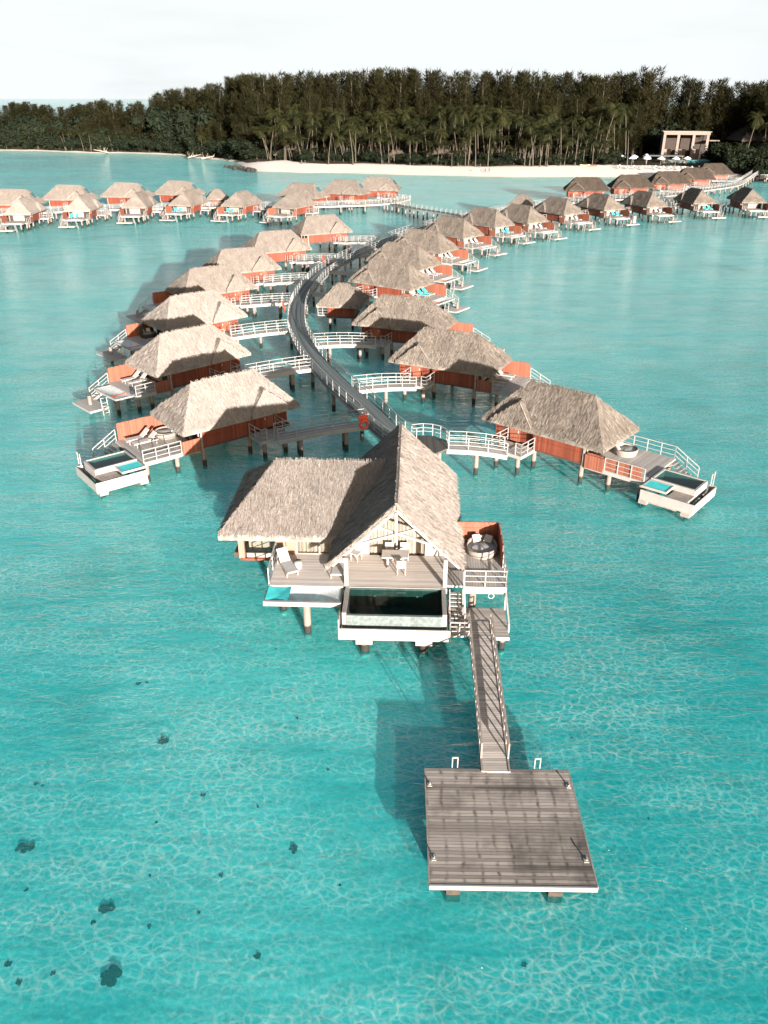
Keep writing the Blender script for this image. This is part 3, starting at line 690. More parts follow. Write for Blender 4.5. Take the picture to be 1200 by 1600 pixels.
def bridge(label, p, q, hump=.18):
    """railed footbridge from a villa landing p to the boardwalk q"""
    p, q = V(p), V(q); t = thing('footbridge', label, 'footbridge', (0, 0, 0), 0, 'footbridges from the boardwalk to the villas')
    d = (q - p); d.z = 0; L = d.length; side = V((-d.y, d.x, 0)).normalized(); bend = side * (.022 * L)
    pts = [p.lerp(q, i / 8) + V((0, 0, hump * math.sin(math.pi * i / 8))) + bend * math.sin(math.pi * i / 8) for i in range(9)]
    ribbon(MB(), pts, 1.35, .08).build('plank_deck', 'bridge', t)
    for s in (-1, 1):
        ribbon(MB(), [x - V((0, 0, .085)) for x in offset(pts, s * .62)], .1, .27).build('side_beam', 'rail', t)
        rail_path(MB(), resample(offset(pts, s * .62), max(.9, L / round(L / 1.35)) if L > 2 else 1.)).build('railing', 'rail', t)
    for i in ((2, 6) if L > 6.5 else (4,)):
        for s in (-.35, .35):
            if L > 6.5 or s > 0: a = pts[i] + side * s; pile(t, a.x, a.y, a.z - .1)
    return t
SIDE = {'L': 'left', 'R': 'right'}
def nth(k): return ['first', 'second', 'third', 'fourth', 'fifth', 'sixth', 'seventh', 'eighth', 'ninth', 'tenth', 'eleventh', 'twelfth', 'thirteenth', 'fourteenth'][k - 1]
FAR_TPL = {}
for k, (x, y, a) in VIL.items():
    m = 1 if k[0] in 'LFA' else -1; kind = 'pool' if k in ('L1', 'R1') else 'plain' if k[0] in 'AB' else 'net'
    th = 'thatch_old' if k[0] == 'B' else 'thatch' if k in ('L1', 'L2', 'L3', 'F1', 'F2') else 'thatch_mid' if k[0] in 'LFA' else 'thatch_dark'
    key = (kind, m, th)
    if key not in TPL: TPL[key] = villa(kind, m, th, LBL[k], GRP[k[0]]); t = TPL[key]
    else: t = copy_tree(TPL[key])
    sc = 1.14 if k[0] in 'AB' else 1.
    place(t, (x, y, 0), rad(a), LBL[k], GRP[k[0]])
    if sc != 1: t.scale = (sc, sc, 1.08)
    VROOT[k] = t
    ca, sa = math.cos(rad(a)), math.sin(rad(a))
    def W(lx, ly): return V((x + sc * (ca * lx - sa * ly * m), y + sc * (sa * lx + ca * ly * m), 0))
    path = LP if k[0] in 'FA' else WP
    if k[0] == 'F':   # landing is on the inner end there: bridge runs straight back to the boardwalk
        p = W(-1.8, 4.4)
    else: p = W(-1.8, 4.45)
    q = min(path, key=lambda w: (V((w.x, w.y, 0)) - p).length)
    if k == 'R1': q = V((3.75, 55.0, 2))
    e = V((p.x - q.x, p.y - q.y, 0)); L = e.length
    if L > 2.2:
        e.normalize(); q2 = V((q.x, q.y, 0)) + e * .95
        nm = {'L': 'on the left of the curved boardwalk', 'R': 'on the right of the curved boardwalk', 'F': 'in the far front row', 'A': 'in the far back row', 'B': 'in the dark back row by the island'}[k[0]]
        bridge('white railed footbridge to the %s thatched villa %s' % (nth(int(k[1:])), nm), (p.x, p.y, 1.52 * (1.08 if sc > 1 else 1)), (q2.x, q2.y, 1.96), .16 if k[0] == 'R' else .03)

# small square huts
def hut(label, loc, rz, th):
    t = thing('square_hut', label, 'hut', loc, rz, 'small square service huts')
    MB().box(-1.75, 1.75, -1.75, 1.75, 1.3, 1.5).build('floor_slab', 'darkbeam', t)
    w = MB().box(-1.65, 1.65, -1.65, 1.65, 1.5, 3.3).build('wall', 'red', t)
    MB().box(-1.68, 1.68, -1.69, -1.653, 2.2, 2.28).build('belt_trim', 'red', w)
    MB().box(-2.9, -1.7, -1.3, 1.0, 1.4, 1.5).build('landing', 'deck_grey', t)
    railing(MB(), [(-2.9, -1.25, 1.5), (-1.72, -1.25, 1.5)], .9, .6).build('railing', 'rail', t)
    rf = MB(); hiproof(rf, -2.75, 2.75, -2.75, 2.75, 3.05, 5.05, -.75, .75, 46, (.5, .085)); rf.build('thatch_roof', th, t)
    for sx_ in (-1.4, 1.4):
        for sy in (-1.4, 1.4): pile(t, sx_, sy, 1.32)
    return t
h0 = hut('small square thatched hut just right of the curved boardwalk, orange walls', (-5.0, 98.2, 0), rad(-8), 'thatch_dark')
place(copy_tree(h0), (-41.3, 211, 0), rad(10), 'small square thatched hut among the far left villas')
place(copy_tree(h0), (32.2, 198.5, 0), rad(-20), 'small square thatched hut whose roof peeks up behind the ninth right villa')

# ------------------------------------------------------------------ the big gabled villa
YAW = rad(-2.2); O3 = (.603, 35.17, 0)
g = thing('gabled_villa', 'large white-fronted villa with a tall thatched gable, side wing, sun deck and dark pool', 'villa', O3, YAW)
ZD = 2.25
d1 = MB().box(-6.65, 2.7, 0, 3.3, ZD - .12, ZD); d1.build('sun_deck', 'deck', g)
MB().box(2.704, 5.78, .3, 5.0, ZD - .12, ZD - .004).build('side_deck', 'deck_grey', g)
MB().box(-2.6, 2.7, -.05, -.003, ZD - .3, ZD + .01).build('deck_edge', 'white', g)
MB().box(-9.2, 3.0, 3.32, 11.2, ZD - .35, ZD - .02).build('floor_slab', 'darkbeam', g)
MB().box(3.55, 5.8, .22, .297, ZD - .42, ZD).build('deck_fascia', 'white', g)
MB().box(5.785, 5.84, .22, 5.0, ZD - .35, ZD).build('deck_fascia', 'white2', g)
MB().box(-6.72, -6.655, -.02, 3.3, ZD - .35, ZD).build('deck_fascia', 'white', g)
# wing walls
MB().box(-8.95, -8.8, 3.3, 9.4, ZD - .1, 3.66).build('wall', 'red', g)
MB().box(-8.9, -8.55, 3.14, 3.296, ZD - .3, 3.62).build('corner_post', 'panelwood', g)
MB().box(-8.75, -2.95, 9.3, 9.45, ZD - .1, 4.2).build('wall', 'red', g)
bay = MB().box(-8.45, -6.9, 3.2, 3.3, ZD - .25, ZD + .02).build('bay_sill', 'white2', g)
MB().box(-8.8, -6.85, 3.1, 3.196, ZD - .4, ZD - .27).build('bay_base', 'red', g)
MB().box(-8.45, -6.9, 3.9, 4.0, ZD, 4.0).build('bay_back', 'curtain', g)
MB().box(-8.45, -6.9, 3.24, 3.26, ZD + .03, 3.68).build('bay_window', 'glass', g)
MB().box(-6.85, -5.65, 3.22, 3.36, ZD, 3.7).build('wood_panel', 'panelwood', g)
def curtain(x0, x1, y, z0, z1, n):
    c = MB()
    for k in range(n):
        a, b = x0 + (x1 - x0) * k / n, x0 + (x1 - x0) * (k + 1) / n
        ya, yb = y + .034 * math.cos(k * 1.9) + .018 * (k % 2), y + .034 * math.cos((k + 1) * 1.9) + .018 * ((k + 1) % 2)
        c.quad((a, ya, z0), (b, yb, z0), (b, yb, z1), (a, ya, z1))
    return c.build('curtain', 'curtain', g)
curtain(-5.6, -3.0, 3.45, ZD + .02, 3.75, 40)
MB().box(-5.6, -3.0, 3.3, 3.312, ZD + .05, 3.7).build('glass_door', 'glass', g)
for x in (-5.62, -4.35, -3.05): MB().box(x - .04, x + .04, 3.26, 3.34, ZD, 3.7).build('door_frame', 'white', g)
MB().box(-5.6, -3.0, 3.25, 3.345, ZD, ZD + .06).build('door_sill', 'white2', g)
# gable room walls
MB().box(2.75, 2.9, 3.5, 11.0, ZD - .1, 3.6).build('wall', 'white', g)
wp = MB(); wp.add([(-1.62, y, z) for y in (3.35, 3.49) for z in (ZD, 4.7)] + [(-2.9, y, z) for y in (3.35, 3.49) for z in (ZD, 3.5)], [(0, 4, 5, 1), (2, 3, 7, 6), (0, 1, 3, 2), (4, 6, 7, 5), (1, 5, 7, 3), (0, 2, 6, 4)]); wp.build('white_panel', 'white', g)
wp = MB(); wp.add([(1.62, y, z) for y in (3.35, 3.49) for z in (ZD, 4.7)] + [(2.9, y, z) for y in (3.35, 3.49) for z in (ZD, 3.5)], [(0, 4, 5, 1), (2, 3, 7, 6), (0, 1, 3, 2), (4, 6, 7, 5), (1, 5, 7, 3), (0, 2, 6, 4)]); wp.build('white_panel', 'white', g)
curtain(-1.55, -.04, 3.52, ZD + .02, 5.5, 26); curtain(.04, 1.55, 3.52, ZD + .02, 5.5, 26)
gl = MB(); gl.add([(-1.58, 3.4, ZD + .04), (1.58, 3.4, ZD + .04), (1.58, 3.4, 4.9), (.9, 3.4, 5.6), (-.9, 3.4, 5.6), (-1.58, 3.4, 4.9)], [(0, 1, 2, 3, 4, 5)]); gl.build('glass_door', 'glass', g)
for x in (-1.6, -.02, 1.6): MB().box(x - .05, x + .05, 3.34, 3.44, ZD, 4.9).build('door_frame', 'white2', g)
tri = MB(); tri.add([(-2.7, 3.62, 3.75), (2.7, 3.62, 3.75), (0, 3.62, 6.45)], [(0, 1, 2)]); tri.build('gable_wall', 'panelwood', g)
MB().box(-.9, .9, 3.42, 3.5, 5.62, 5.72).build('gable_rail', 'white', g)
tri = MB(); tri.add([(-2.9, 10.9, ZD), (2.9, 10.9, ZD), (2.9, 10.9, 3.55), (0, 10.9, 6.45), (-2.9, 10.9, 3.55)], [(0, 4, 3, 2, 1)]); tri.build('back_wall', 'red', g)
# posts and roof truss
for x in (-2.58, 2.58): MB().box(x - .1, x + .1, .12, .32, ZD, 3.88).build('porch_post', 'white', g)
tz = 6.95 - .42
for s in (-1, 1):
    MB().bar((0, .47, tz + .03), (s * 3.35, .47, tz - 3.3), .1, .17).build('rafter', 'white', g)
    MB().bar((s * 2.0, .49, tz - 2.0), (-s * 1.05, .49 + .1 * s, tz - .98), .09, .12).build('scissor_brace', 'white', g)
MB().box(-.07, .07, .3, .42, tz - 1.75, tz - .05).build('king_post', 'white', g)
MB().bar((-2.6, .22, 3.8), (-2.6, 3.4, 3.8), .1, .15).build('beam', 'white', g); MB().bar((2.6, .22, 3.8), (2.6, 3.4, 3.8), .1, .15).build('beam', 'white', g)
# thatch
rf = MB(); bl = (.34, .024)
hipslope(rf, (3.55, .38, 3.4), (3.55, 12.0, 3.4), (0, 11.5, 6.95), (0, .38, 6.95), 300, bl, .3, 60, 34, 14)
hipslope(rf, (-3.55, 12.0, 3.4), (-3.55, .38, 3.4), (0, .38, 6.95), (0, 11.5, 6.95), 300, bl, .3, 60, 34, 14)
for s in (-1, 1):       # cut straw ends along the front gable edge
    for _ in range(420):
        t_ = R.random(); p = V((s * 3.55 * (1 - t_), .38, 3.4 + 3.55 * t_ - .3 * R.random())); dn = V((s * .7, 0, -.7)) * R.uniform(.05, .3) + V((0, -R.uniform(.02, .12), 0))
        sd = V((0, .0, 1)) * .02; rf.quad(p - sd, p + sd, p + dn + sd * .5, p + dn - sd * .5)
gr_ = rf.build('gable_thatch', 'thatch', g)
MB().bar((0, .36, 6.98), (0, 11.5, 6.98), .16, .08).build('ridge_cap', 'thatch_dark', gr_)
rf = MB()
hipslope(rf, (-9.85, 2.75, 3.72), (-2.7, 2.75, 3.72), (-.75, 6.9, 6.4), (-7.15, 6.9, 6.4), 300, bl, .34, 60, 34, 14)
hipslope(rf, (-2.7, 11.0, 3.72), (-9.85, 11.0, 3.72), (-7.15, 6.9, 6.4), (-.75, 6.9, 6.4), 90, bl, .34, 30, 24, 12, edges=False)
hipslope(rf, (-9.85, 11.0, 3.72), (-9.85, 2.75, 3.72), (-7.15, 6.9, 6.4), (-7.15, 6.9, 6.4), 240, bl, .34, 50, 20, 12, edges=False)
rf.build('wing_thatch', 'thatch', g)
# pool
po = MB().box(-2.62, 2.62, -2.45, -.06, .98, 1.1)
po.box(-2.62, -2.4, -2.4, -.06, 1.1, ZD); po.box(2.4, 2.62, -2.4, -.06, 1.1, ZD)
po = po.build('pool_shell', 'grey', g)
MB().box(-2.4, 2.4, -2.45, -2.3, 1.1, ZD - .12).build('spill_wall', 'stone', po)
li = MB().box(-2.39, 2.39, -2.29, -.07, 1.11, 1.14); li.box(-2.398, -2.37, -2.29, -.07, 1.14, ZD - .1); li.box(2.37, 2.398, -2.29, -.07, 1.14, ZD - .1); li.box(-2.37, 2.37, -.1, -.065, 1.14, ZD - .02)
li.build('pool_lining', 'pooltile', po)
MB().quad((-2.4, -2.3, ZD - .115), (2.4, -2.3, ZD - .115), (2.4, -.06, ZD - .115), (-2.4, -.06, ZD - .115)).build('water_surface', 'poolwater', po)
for x in (-1.1, 1.15): MB().tube([(x, -.11, 1.75), (x, -.13, 1.75)], .05, 10).build('pool_light', 'white', po)
MB().box(-2.68, 2.7, -2.78, -2.453, 1.0, 1.28).build('spill_trough', 'darkin', po)
MB().box(-2.72, 2.74, -2.86, -2.783, .94, 1.6).build('pool_fascia', 'white', g)
for x in (-2.78, 2.745): MB().box(x, x + .06, -2.86, -.06, .94, 2.16 if x < 0 else 1.6).build('pool_fascia', 'white2', g)
for x in (-1.5, 1.5): MB().box(x - .42, x + .42, -2.8, -1.9, .62, .935).build('pile_cap', 'white2', g); pile(g, x, -2.35, .63, r=.24); pile(g, x, .4, 2.0, r=.2); pile(g, x, 6, 2.0)
for x, y, z in ((-4.6, -.9, 2.0), (-4.6, 3.0, 2.0), (-6.2, 1.2, 2.0), (-8.4, 6.8, 2.), (-8.4, 9, 2.), (-5, 9, 2.), (4.1, .7, 2.1), (5.4, 4.4, 2.1), (2.6, 10.6, 2.)): pile(g, x, y, z, r=.2)
# net terrace on the left
fr = MB().box(-6.72, -2.73, -1.55, -1.4, ZD - .28, ZD - .02).build('net_beam', 'white', g)
nb = MB(); G = 10
nb.add([(-6.65 + 3.85 * i / G, -1.4 + 1.38 * j / G, ZD - .06 - .14 * math.sin(math.pi * i / G) * math.sin(math.pi * j / G)) for j in range(G + 1) for i in range(G + 1)], [(j * 11 + i, j * 11 + i + 1, j * 11 + i + 12, j * 11 + i + 11) for j in range(G) for i in range(G)])
nb.build('net_panel', 'net', g)
MB().bar((-6.68, -1.5, ZD - .1), (-6.68, 0, ZD - .1), .07, .14).build('net_beam', 'white2', g); MB().bar((-2.78, -1.5, ZD - .1), (-2.78, 0, ZD - .1), .07, .14).build('net_beam', 'darkbeam', g)
MB().bar((-6.6, -.03, ZD - .02), (-2.75, -.03, ZD - .02), .06, .05).build('net_rope', 'rope', g)
# railings, fence
railing(MB(), [(-6.68, .1, ZD), (-6.72, 2.9, ZD)], .95, 1.4).build('railing', 'rail', g)
railing(MB(), [(3.6, .3, ZD), (5.78, .3, ZD)], .95, 1.05).build('railing', 'rail', g)
railing(MB(), [(5.78, .3, ZD), (5.8, 2.2, ZD)], .95, 1.0).build('railing', 'rail', g)
fe = MB()
for k in range(30): x0 = 2.95 + 2.8 * k / 30; fe.box(x0, x0 + .09, 4.88, 4.95, ZD - .2, ZD + 1.32 + .06 * R.random())
for k in range(26): y0 = 2.3 + 2.56 * k / 26; fe.box(5.72, 5.79, y0, y0 + .096, ZD - .2, ZD + 1.32 + .06 * R.random())
fe.box(2.95, 5.71, 4.84, 4.876, ZD + .9, ZD + 1.0); fe.build('cane_fence', 'fence', g)
# stairs and lower landing
ZL = .95
st = MB()
for k in range(8): z = ZD - .02 - (k + 1) * (ZD - ZL) / 9; st.box(2.86, 3.5, -.1 - (k + 1) * .155, -.1 - k * .155 + .02, z - .05, z)
sto = st.build('stairs', 'deck_grey', g)
for x in (2.84, 3.52): MB().bar((x, .05, ZD - .1), (x, -1.42, ZL - .02), .05, .2).build('stringer', 'white', sto)
rl = MB(); rl.bar((3.55, .25, ZD + .9), (3.58, -1.4, ZL + .95), .07, .06); rl.bar((3.55, .25, ZD + .45), (3.58, -1.4, ZL + .5), .05, .05); rl.bar((3.58, -1.4, ZL - .1), (3.58, -1.4, ZL + .95), .07); rl.build('railing', 'rail', g)
lp = MB().box(2.78, 5.78, -2.3, .2, ZL - .12, ZL).build('lower_landing', 'gang', g)
MB().box(3.9, 5.8, -2.37, -2.303, ZL - .2, ZL).build('fascia', 'white', lp)
railing(MB(), [(2.82, -2.25, ZL), (3.75, -2.25, ZL)], .75, .5).build('railing', 'rail', g)
railing(MB(), [(2.82, -2.25, ZL), (2.82, -1.5, ZL)], .75, .5).build('railing', 'rail', g)
hr = MB(); hr.bar((5.8, .3, ZD - .3), (5.82, -1.7, ZL + .3), .09, .09); hr.bar((5.82, -1.7, ZL - .2), (5.82, -1.7, ZL + .32), .08); hr.bar((5.8, .2, ZL - .1), (5.8, .2, ZD - .3), .08); hr.build('handrail', 'rail', g)
for x in (4.2, 5.5): pile(g, x, -1.9, ZL - .1)

# lifebuoys
def torus(mb, c, R0, r, ax, n=20, k=8):
    c = V(c); pts = []
    for i in range(n):
        a = 2 * math.pi * i / n; u = V((math.cos(a), 0, math.sin(a))) if ax == 'y' else V((0, math.cos(a), math.sin(a))); w = V((0, 1, 0)) if ax == 'y' else V((1, 0, 0))
        for j in range(k):
            b = 2 * math.pi * j / k; pts.append(c + u * (R0 + r * math.cos(b)) + w * r * math.sin(b))
    mb.add(pts, [(i * k + j, ((i + 1) % n) * k + j, ((i + 1) % n) * k + (j + 1) % k, i * k + (j + 1) % k) for i in range(n) for j in range(k)]); return mb
def lifebuoy(label, loc, rz):
    t = thing('lifebuoy', label, 'lifebuoy', loc, rz, 'lifebuoys on the boardwalk railing')
    torus(MB(), (0, 0, 0), .3, .1, 'y').build('ring', 'lifered', t, True)
    MB().box(-.36, .36, .12, .2, .3, .75).build('backboard', 'lifered', t); return t
lb = lifebuoy('red lifebuoy with board hanging on the boardwalk railing behind the gabled villa', (-1.55, 57.7, 2.6), rad(20))
place(copy_tree(lb), (-11.95, 96.2, 2.6), rad(85), 'red lifebuoy on the left railing halfway along the curved boardwalk')
place(copy_tree(lb), (-9.3, 127.4, 2.7), rad(75), 'red lifebuoy on the left railing where the boardwalk bends away')
rr_ = torus(MB(), (0, 0, 0), .15, .014, 'y', 16, 6); o = rr_.build('rope_loop', 'rope', None, True); o.location = (5.65, 35.2, 1.7)
tag(o, 'pale rope loop hanging below the white railing at the right corner of the gabled villa', 'rope')

# ------------------------------------------------------------------ gangway and swimming dock
gw = thing('gangway', 'long narrow railed plank gangway sloping from the gabled villa down to the dock', 'gangway', (0, 0, 0))
a, b = V((4.93, 33.9, .99)), V((4.58, 24.0, .55)); dv = (b - a).normalized(); sd = V((dv.y, -dv.x, 0)).normalized()
p = MB(); p.uv = None
gwm = m_planks('gangway_planks', 0, (0.414, 0.369, 0.333), .13, .4, uv=False)
pt = [a + sd * -.52, a + sd * .52, b + sd * .52, b + sd * -.52]
p.add(pt + [q - V((0, 0, .08)) for q in pt], [(0, 1, 2, 3), (7, 6, 5, 4), (0, 4, 5, 1), (1, 5, 6, 2), (2, 6, 7, 3), (3, 7, 4, 0)]); p.build('plank_deck', gwm, gw)
for s in (-1, 1):
    MB().bar(a + sd * .56 * s - V((0, 0, .07)), b + sd * .56 * s - V((0, 0, .07)), .07, .2).build('side_beam', 'white2', gw)
    r_ = MB(); q0, q1 = a.lerp(b, .02) + sd * .56 * s, a.lerp(b, .93) + sd * .56 * s
    n = 11
    for i in range(n + 1): w = q0.lerp(q1, i / n); r_.bar(w - V((0, 0, .2)), w + V((0, 0, .8)), .06)
    r_.bar(q0 + V((0, 0, .8)), q1 + V((0, 0, .8)), .07, .05); r_.bar(q0 + V((0, 0, .42)), q1 + V((0, 0, .42)), .05, .14)
    r_.build('railing', 'white2', gw)
dk = thing('swimming_dock', 'square weathered grey-brown plank dock floating at the foot of the gangway', 'dock', (4.59, 21.44, 0), rad(-1.0))
MB().box(-2.93, 2.92, -2.72, 2.75, .4, .5).build('plank_deck', 'dock', dk)
MB().box(-2.95, 2.94, -2.79, -2.724, .3, .51).build('fascia', 'white', dk)
for x in (-2.98, 2.923): MB().box(x, x + .05, -2.72, 2.75, .32, .504).build('fascia', 'white2', dk)
MB().box(-2.9, 2.9, -2.6, 2.6, .22, .395).build('under_frame', 'darkbeam', dk)
for x in (-2.1, 1.5): MB().box(x - .25, x + .25, -2.75, -2.3, -1.2, .22).build('float_block', 'darkbeam', dk); MB().box(x - .25, x + .25, 1.9, 2.5, -1.2, .22).build('float_block', 'darkbeam', dk)
for x, y in ((-2.78, 1.85), (2.78, 1.85), (-2.75, -1.65), (2.76, -1.65)):
    c = MB(); c.box(x - .09, x + .09, y - .09, y + .09, .5, .53); c.tube([(x, y, .53), (x, y, .66)], [.035, .03], 10); c.tube([(x, y - .09, .64), (x, y + .09, .64)], .022, 8)
    c.build('mooring_cleat', 'white', dk)
for x in (-1.72, 1.66):
    l_ = MB()
    for q in (-.11, .11): l_.tube([(x + q, 2.82, -.9), (x + q, 2.82, 1.0), (x + q, 2.78, 1.07)], .028, 8)
    l_.bar((x - .11, 2.79, 1.06), (x + .11, 2.79, 1.06), .055)
    for z in (-.6, -.3, 0, .3): l_.bar((x - .11, 2.82, z), (x + .11, 2.82, z), .04)
    l_.build('ladder', 'white', dk)

# ------------------------------------------------------------------ furniture
def lounger(label, fabric, group):
    t = thing('sun_lounger', label, 'sun lounger', group=group)
    f = MB()
    for y in (-.31, .31): f.bar((-.75, y, .3), (1.1, y, .3), .05, .06)
    for x in (-.75, 1.08): f.bar((x, -.31, .3), (x, .31, .3), .05, .05)
    f.build('frame', 'white', t)
    for x in (-.6, .95):
        for y in (-.3, .3): MB().bar((x, y, 0), (x, y, .28), .05).build('leg', 'white', t)
    sl = MB().box(-.1, 1.08, -.29, .29, .325, .36); sl.build('seat', fabric, t)
    bk = MB(); p0, p1 = V((-.1, 0, .34)), V((-.72, 0, .86)); bk.bar(p0, p1, .58, .04); bk.build('backrest', fabric, t)
    MB().bar((-.7, -.28, .3), (-.55, -.28, .7), .03).build('prop', 'white', t)
    return t
def local(o, x, y, z):
    c, s = math.cos(o.rotation_euler.z), math.sin(o.rotation_euler.z); return (o.location.x + c * x - s * y, o.location.y + s * x + c * y, z)
lw = lounger('white sun lounger on the left of the gabled villa deck beside a small round stool', 'cushion', 'white sun loungers')
place(lw, local(g, -6.0, 1.75, ZD), YAW + rad(-62))
place(copy_tree(lw), local(g, -3.15, 1.7, ZD), YAW + rad(-90), 'white sun lounger half hidden under the left eave of the tall gable')
lt = lounger('turquoise sun lounger nearest the boardwalk on the fourth right villa deck', 'teal', 'turquoise sun loungers'); tl = [lt]
def deckloungers(k, kind, xs=((4.9, -1.9), (5.5, -1.0)), rot=0, words=None):
    v = VROOT[k]; m = 1 if k[0] in 'LF' else -1
    for i, (lx, ly) in enumerate(xs):
        lab = words[i]
        if kind == 'teal' and tl: o = tl.pop(); o['label'] = lab
        else: o = copy_tree(lw if kind == 'white' else lt)
        place(o, local(v, lx, ly * m, 1.5), v.rotation_euler.z + rot * m, lab, 'white sun loungers' if kind == 'white' else 'turquoise sun loungers')
pos = lambda k: {'L': 'left', 'R': 'right', 'F': 'far front row'}[k[0]]
deckloungers('L1', 'white', ((6.75, -1.55), (6.55, -.6)), 0, ['white sun lounger nearer the fence on the left pool villa deck', 'white sun lounger farther from the fence on the left pool villa deck'])
deckloungers('L2', 'white', ((5.2, -1.6), (5.1, -.5)), 0, ['white sun lounger nearer the cane fence on the second left villa deck', 'white sun lounger nearer the white railing on the second left villa deck'])
for k, kind in (('R2', 'white'), ('R4', 'teal'), ('R5', 'white'), ('R6', 'white'), ('R7', 'white'), ('R8', 'teal'), ('R9', 'white'), ('R10', 'white'), ('R11', 'teal'), ('R12', 'white'), ('R13', 'teal'), ('F2', 'teal'), ('F4', 'teal'), ('F5', 'teal')):
    c = 'white' if kind == 'white' else 'turquoise'; w = nth(int(k[1:])) + ' ' + {'R': 'right villa', 'F': 'far front row villa'}[k[0]]
    deckloungers(k, kind, ((4.85, -1.5), (4.85, -.35)), 0, ['%s sun lounger nearer the red fence on the %s deck' % (c, w), '%s sun lounger nearer the steps side, middle of the %s deck' % (c, w)])
# towels laid on the net panels
def towel(label, loc, rz, mat, sx_, sy, sag=.1):
    mb = MB(); G = 8
    mb.add([(sx_ * (i / G - .5), sy * (j / G - .5), .03 * NZ.noise(V((i * .9, j * .7, hash(label) % 50))) - sag * math.sin(math.pi * i / G)) for j in range(G + 1) for i in range(G + 1)], [(j * 9 + i, j * 9 + i + 1, j * 9 + i + 10, j * 9 + i + 9) for j in range(G) for i in range(G)])
    o = mb.build('towel', mat, None, True); o.location = loc; o.rotation_euler = (0, 0, rz); tag(o, label, 'towel', 'towels laid on the net panels'); return o
towel('crumpled turquoise towel on the left end of the gabled villa net', local(g, -6.05, -.7, ZD - .0), YAW, 'teal', 1.2, 1.35, .06)
for k in ('L2', 'L3', 'R4', 'R5', 'R6', 'R7', 'R8'):
    v = VROOT[k]; m = 1 if k[0] == 'L' else -1
    towel('orange towel on the net panel of the %s villa on the %s' % (nth(int(k[1:])), pos(k)), local(v, 8.05, 1.35 * m, 1.5), v.rotation_euler.z, 'orange', 1.4, 1.3, .08)
def daybed(label, loc, rz, hood=False, mat='wicker', cush='greycush'):
    t = thing('round_daybed', label, 'daybed', loc, rz, 'round daybeds on the villa decks')
    prof = [(.0, .04), (.82, .04), (.86, .3), (.84, .36)] 
    MB().lathe([(.78, .02), (.88, .3), (.88, .5), (.84, .53), (.8, .5), (.79, .34), (0, .33)], n=32).build('base', mat, t, True)
    MB().lathe([(.775, .34), (.78, .4), (.7, .44), (0, .45)], n=32).build('mattress', cush, t, True)
    hb = MB(); n = 18
    for k in range(n):
        a0, a1 = rad(20 + 140 * k / n), rad(20 + 140 * (k + 1) / n); hh = lambda a: .5 + (1.25 if hood else .2) * max(0, math.sin((a - rad(20)) / rad(140) * math.pi)) ** .6
        for r0, r1 in ((.88, .8),):
            hb.quad((r0 * math.cos(a0), r0 * math.sin(a0), .3), (r0 * math.cos(a1), r0 * math.sin(a1), .3), (r0 * math.cos(a1), r0 * math.sin(a1), hh(a1)), (r0 * math.cos(a0), r0 * math.sin(a0), hh(a0)))
            hb.quad((r1 * math.cos(a1), r1 * math.sin(a1), .3), (r1 * math.cos(a0), r1 * math.sin(a0), .3), (r1 * math.cos(a0), r1 * math.sin(a0), hh(a0)), (r1 * math.cos(a1), r1 * math.sin(a1), hh(a1)))
            hb.quad((r0 * math.cos(a0), r0 * math.sin(a0), hh(a0)), (r0 * math.cos(a1), r0 * math.sin(a1), hh(a1)), (r1 * math.cos(a1), r1 * math.sin(a1), hh(a1)), (r1 * math.cos(a0), r1 * math.sin(a0), hh(a0)))
    if hood:
        for k in range(n):
            a0, a1 = rad(20 + 140 * k / n), rad(20 + 140 * (k + 1) / n); z0 = .36 + 1.25 * max(0, math.sin((a0 - rad(20)) / rad(140) * math.pi)) ** .6; z1 = .36 + 1.25 * max(0, math.sin((a1 - rad(20)) / rad(140) * math.pi)) ** .6
            hb.quad((.88 * math.cos(a0), .88 * math.sin(a0), z0), (.88 * math.cos(a1), .88 * math.sin(a1), z1), (.5 * math.cos(a1), .5 * math.sin(a1) - .15, z1 + .12), (.5 * math.cos(a0), .5 * math.sin(a0) - .15, z0 + .12))
    hb.build('hood' if hood else 'back_rim', mat, t)
    for x, y, r in ((-.3, .42, .25), (.28, .45, -.3)):
        c = MB(); A = V((x, y, .47)); c.bar(A, A + V((-r * .4, .22, .34)), .44, .13); c.build('pillow', 'cushion' if cush != 'greycush' or x < 0 else 'greycush', t)
    if cush == 'greycush':
        c = MB(); c.lathe([(.0, .475), (.3, .47), (.34, .452)], (-.25, -.25, 0), 12); c.build('folded_throw', 'cushion', t)
    return t
daybed('round grey wicker daybed with cushions in the red fence corner of the gabled villa', local(g, 4.75, 3.75, ZD), YAW + rad(-5))
db = daybed('round pale daybed by the fence on the left pool villa deck', local(VROOT['L1'], 4.75, -1.2, 1.5), rad(-60), cush='cushion')
daybed('round daybed half under the eave on the right pool villa deck', local(VROOT['R1'], 5.1, 1.1, 1.5), rad(60))
daybed('dark hooded wicker daybed with white cushions on the third left villa deck', local(VROOT['L3'], 5.2, -1.4, 1.5), rad(40), True, 'wickerdark', 'cushion')
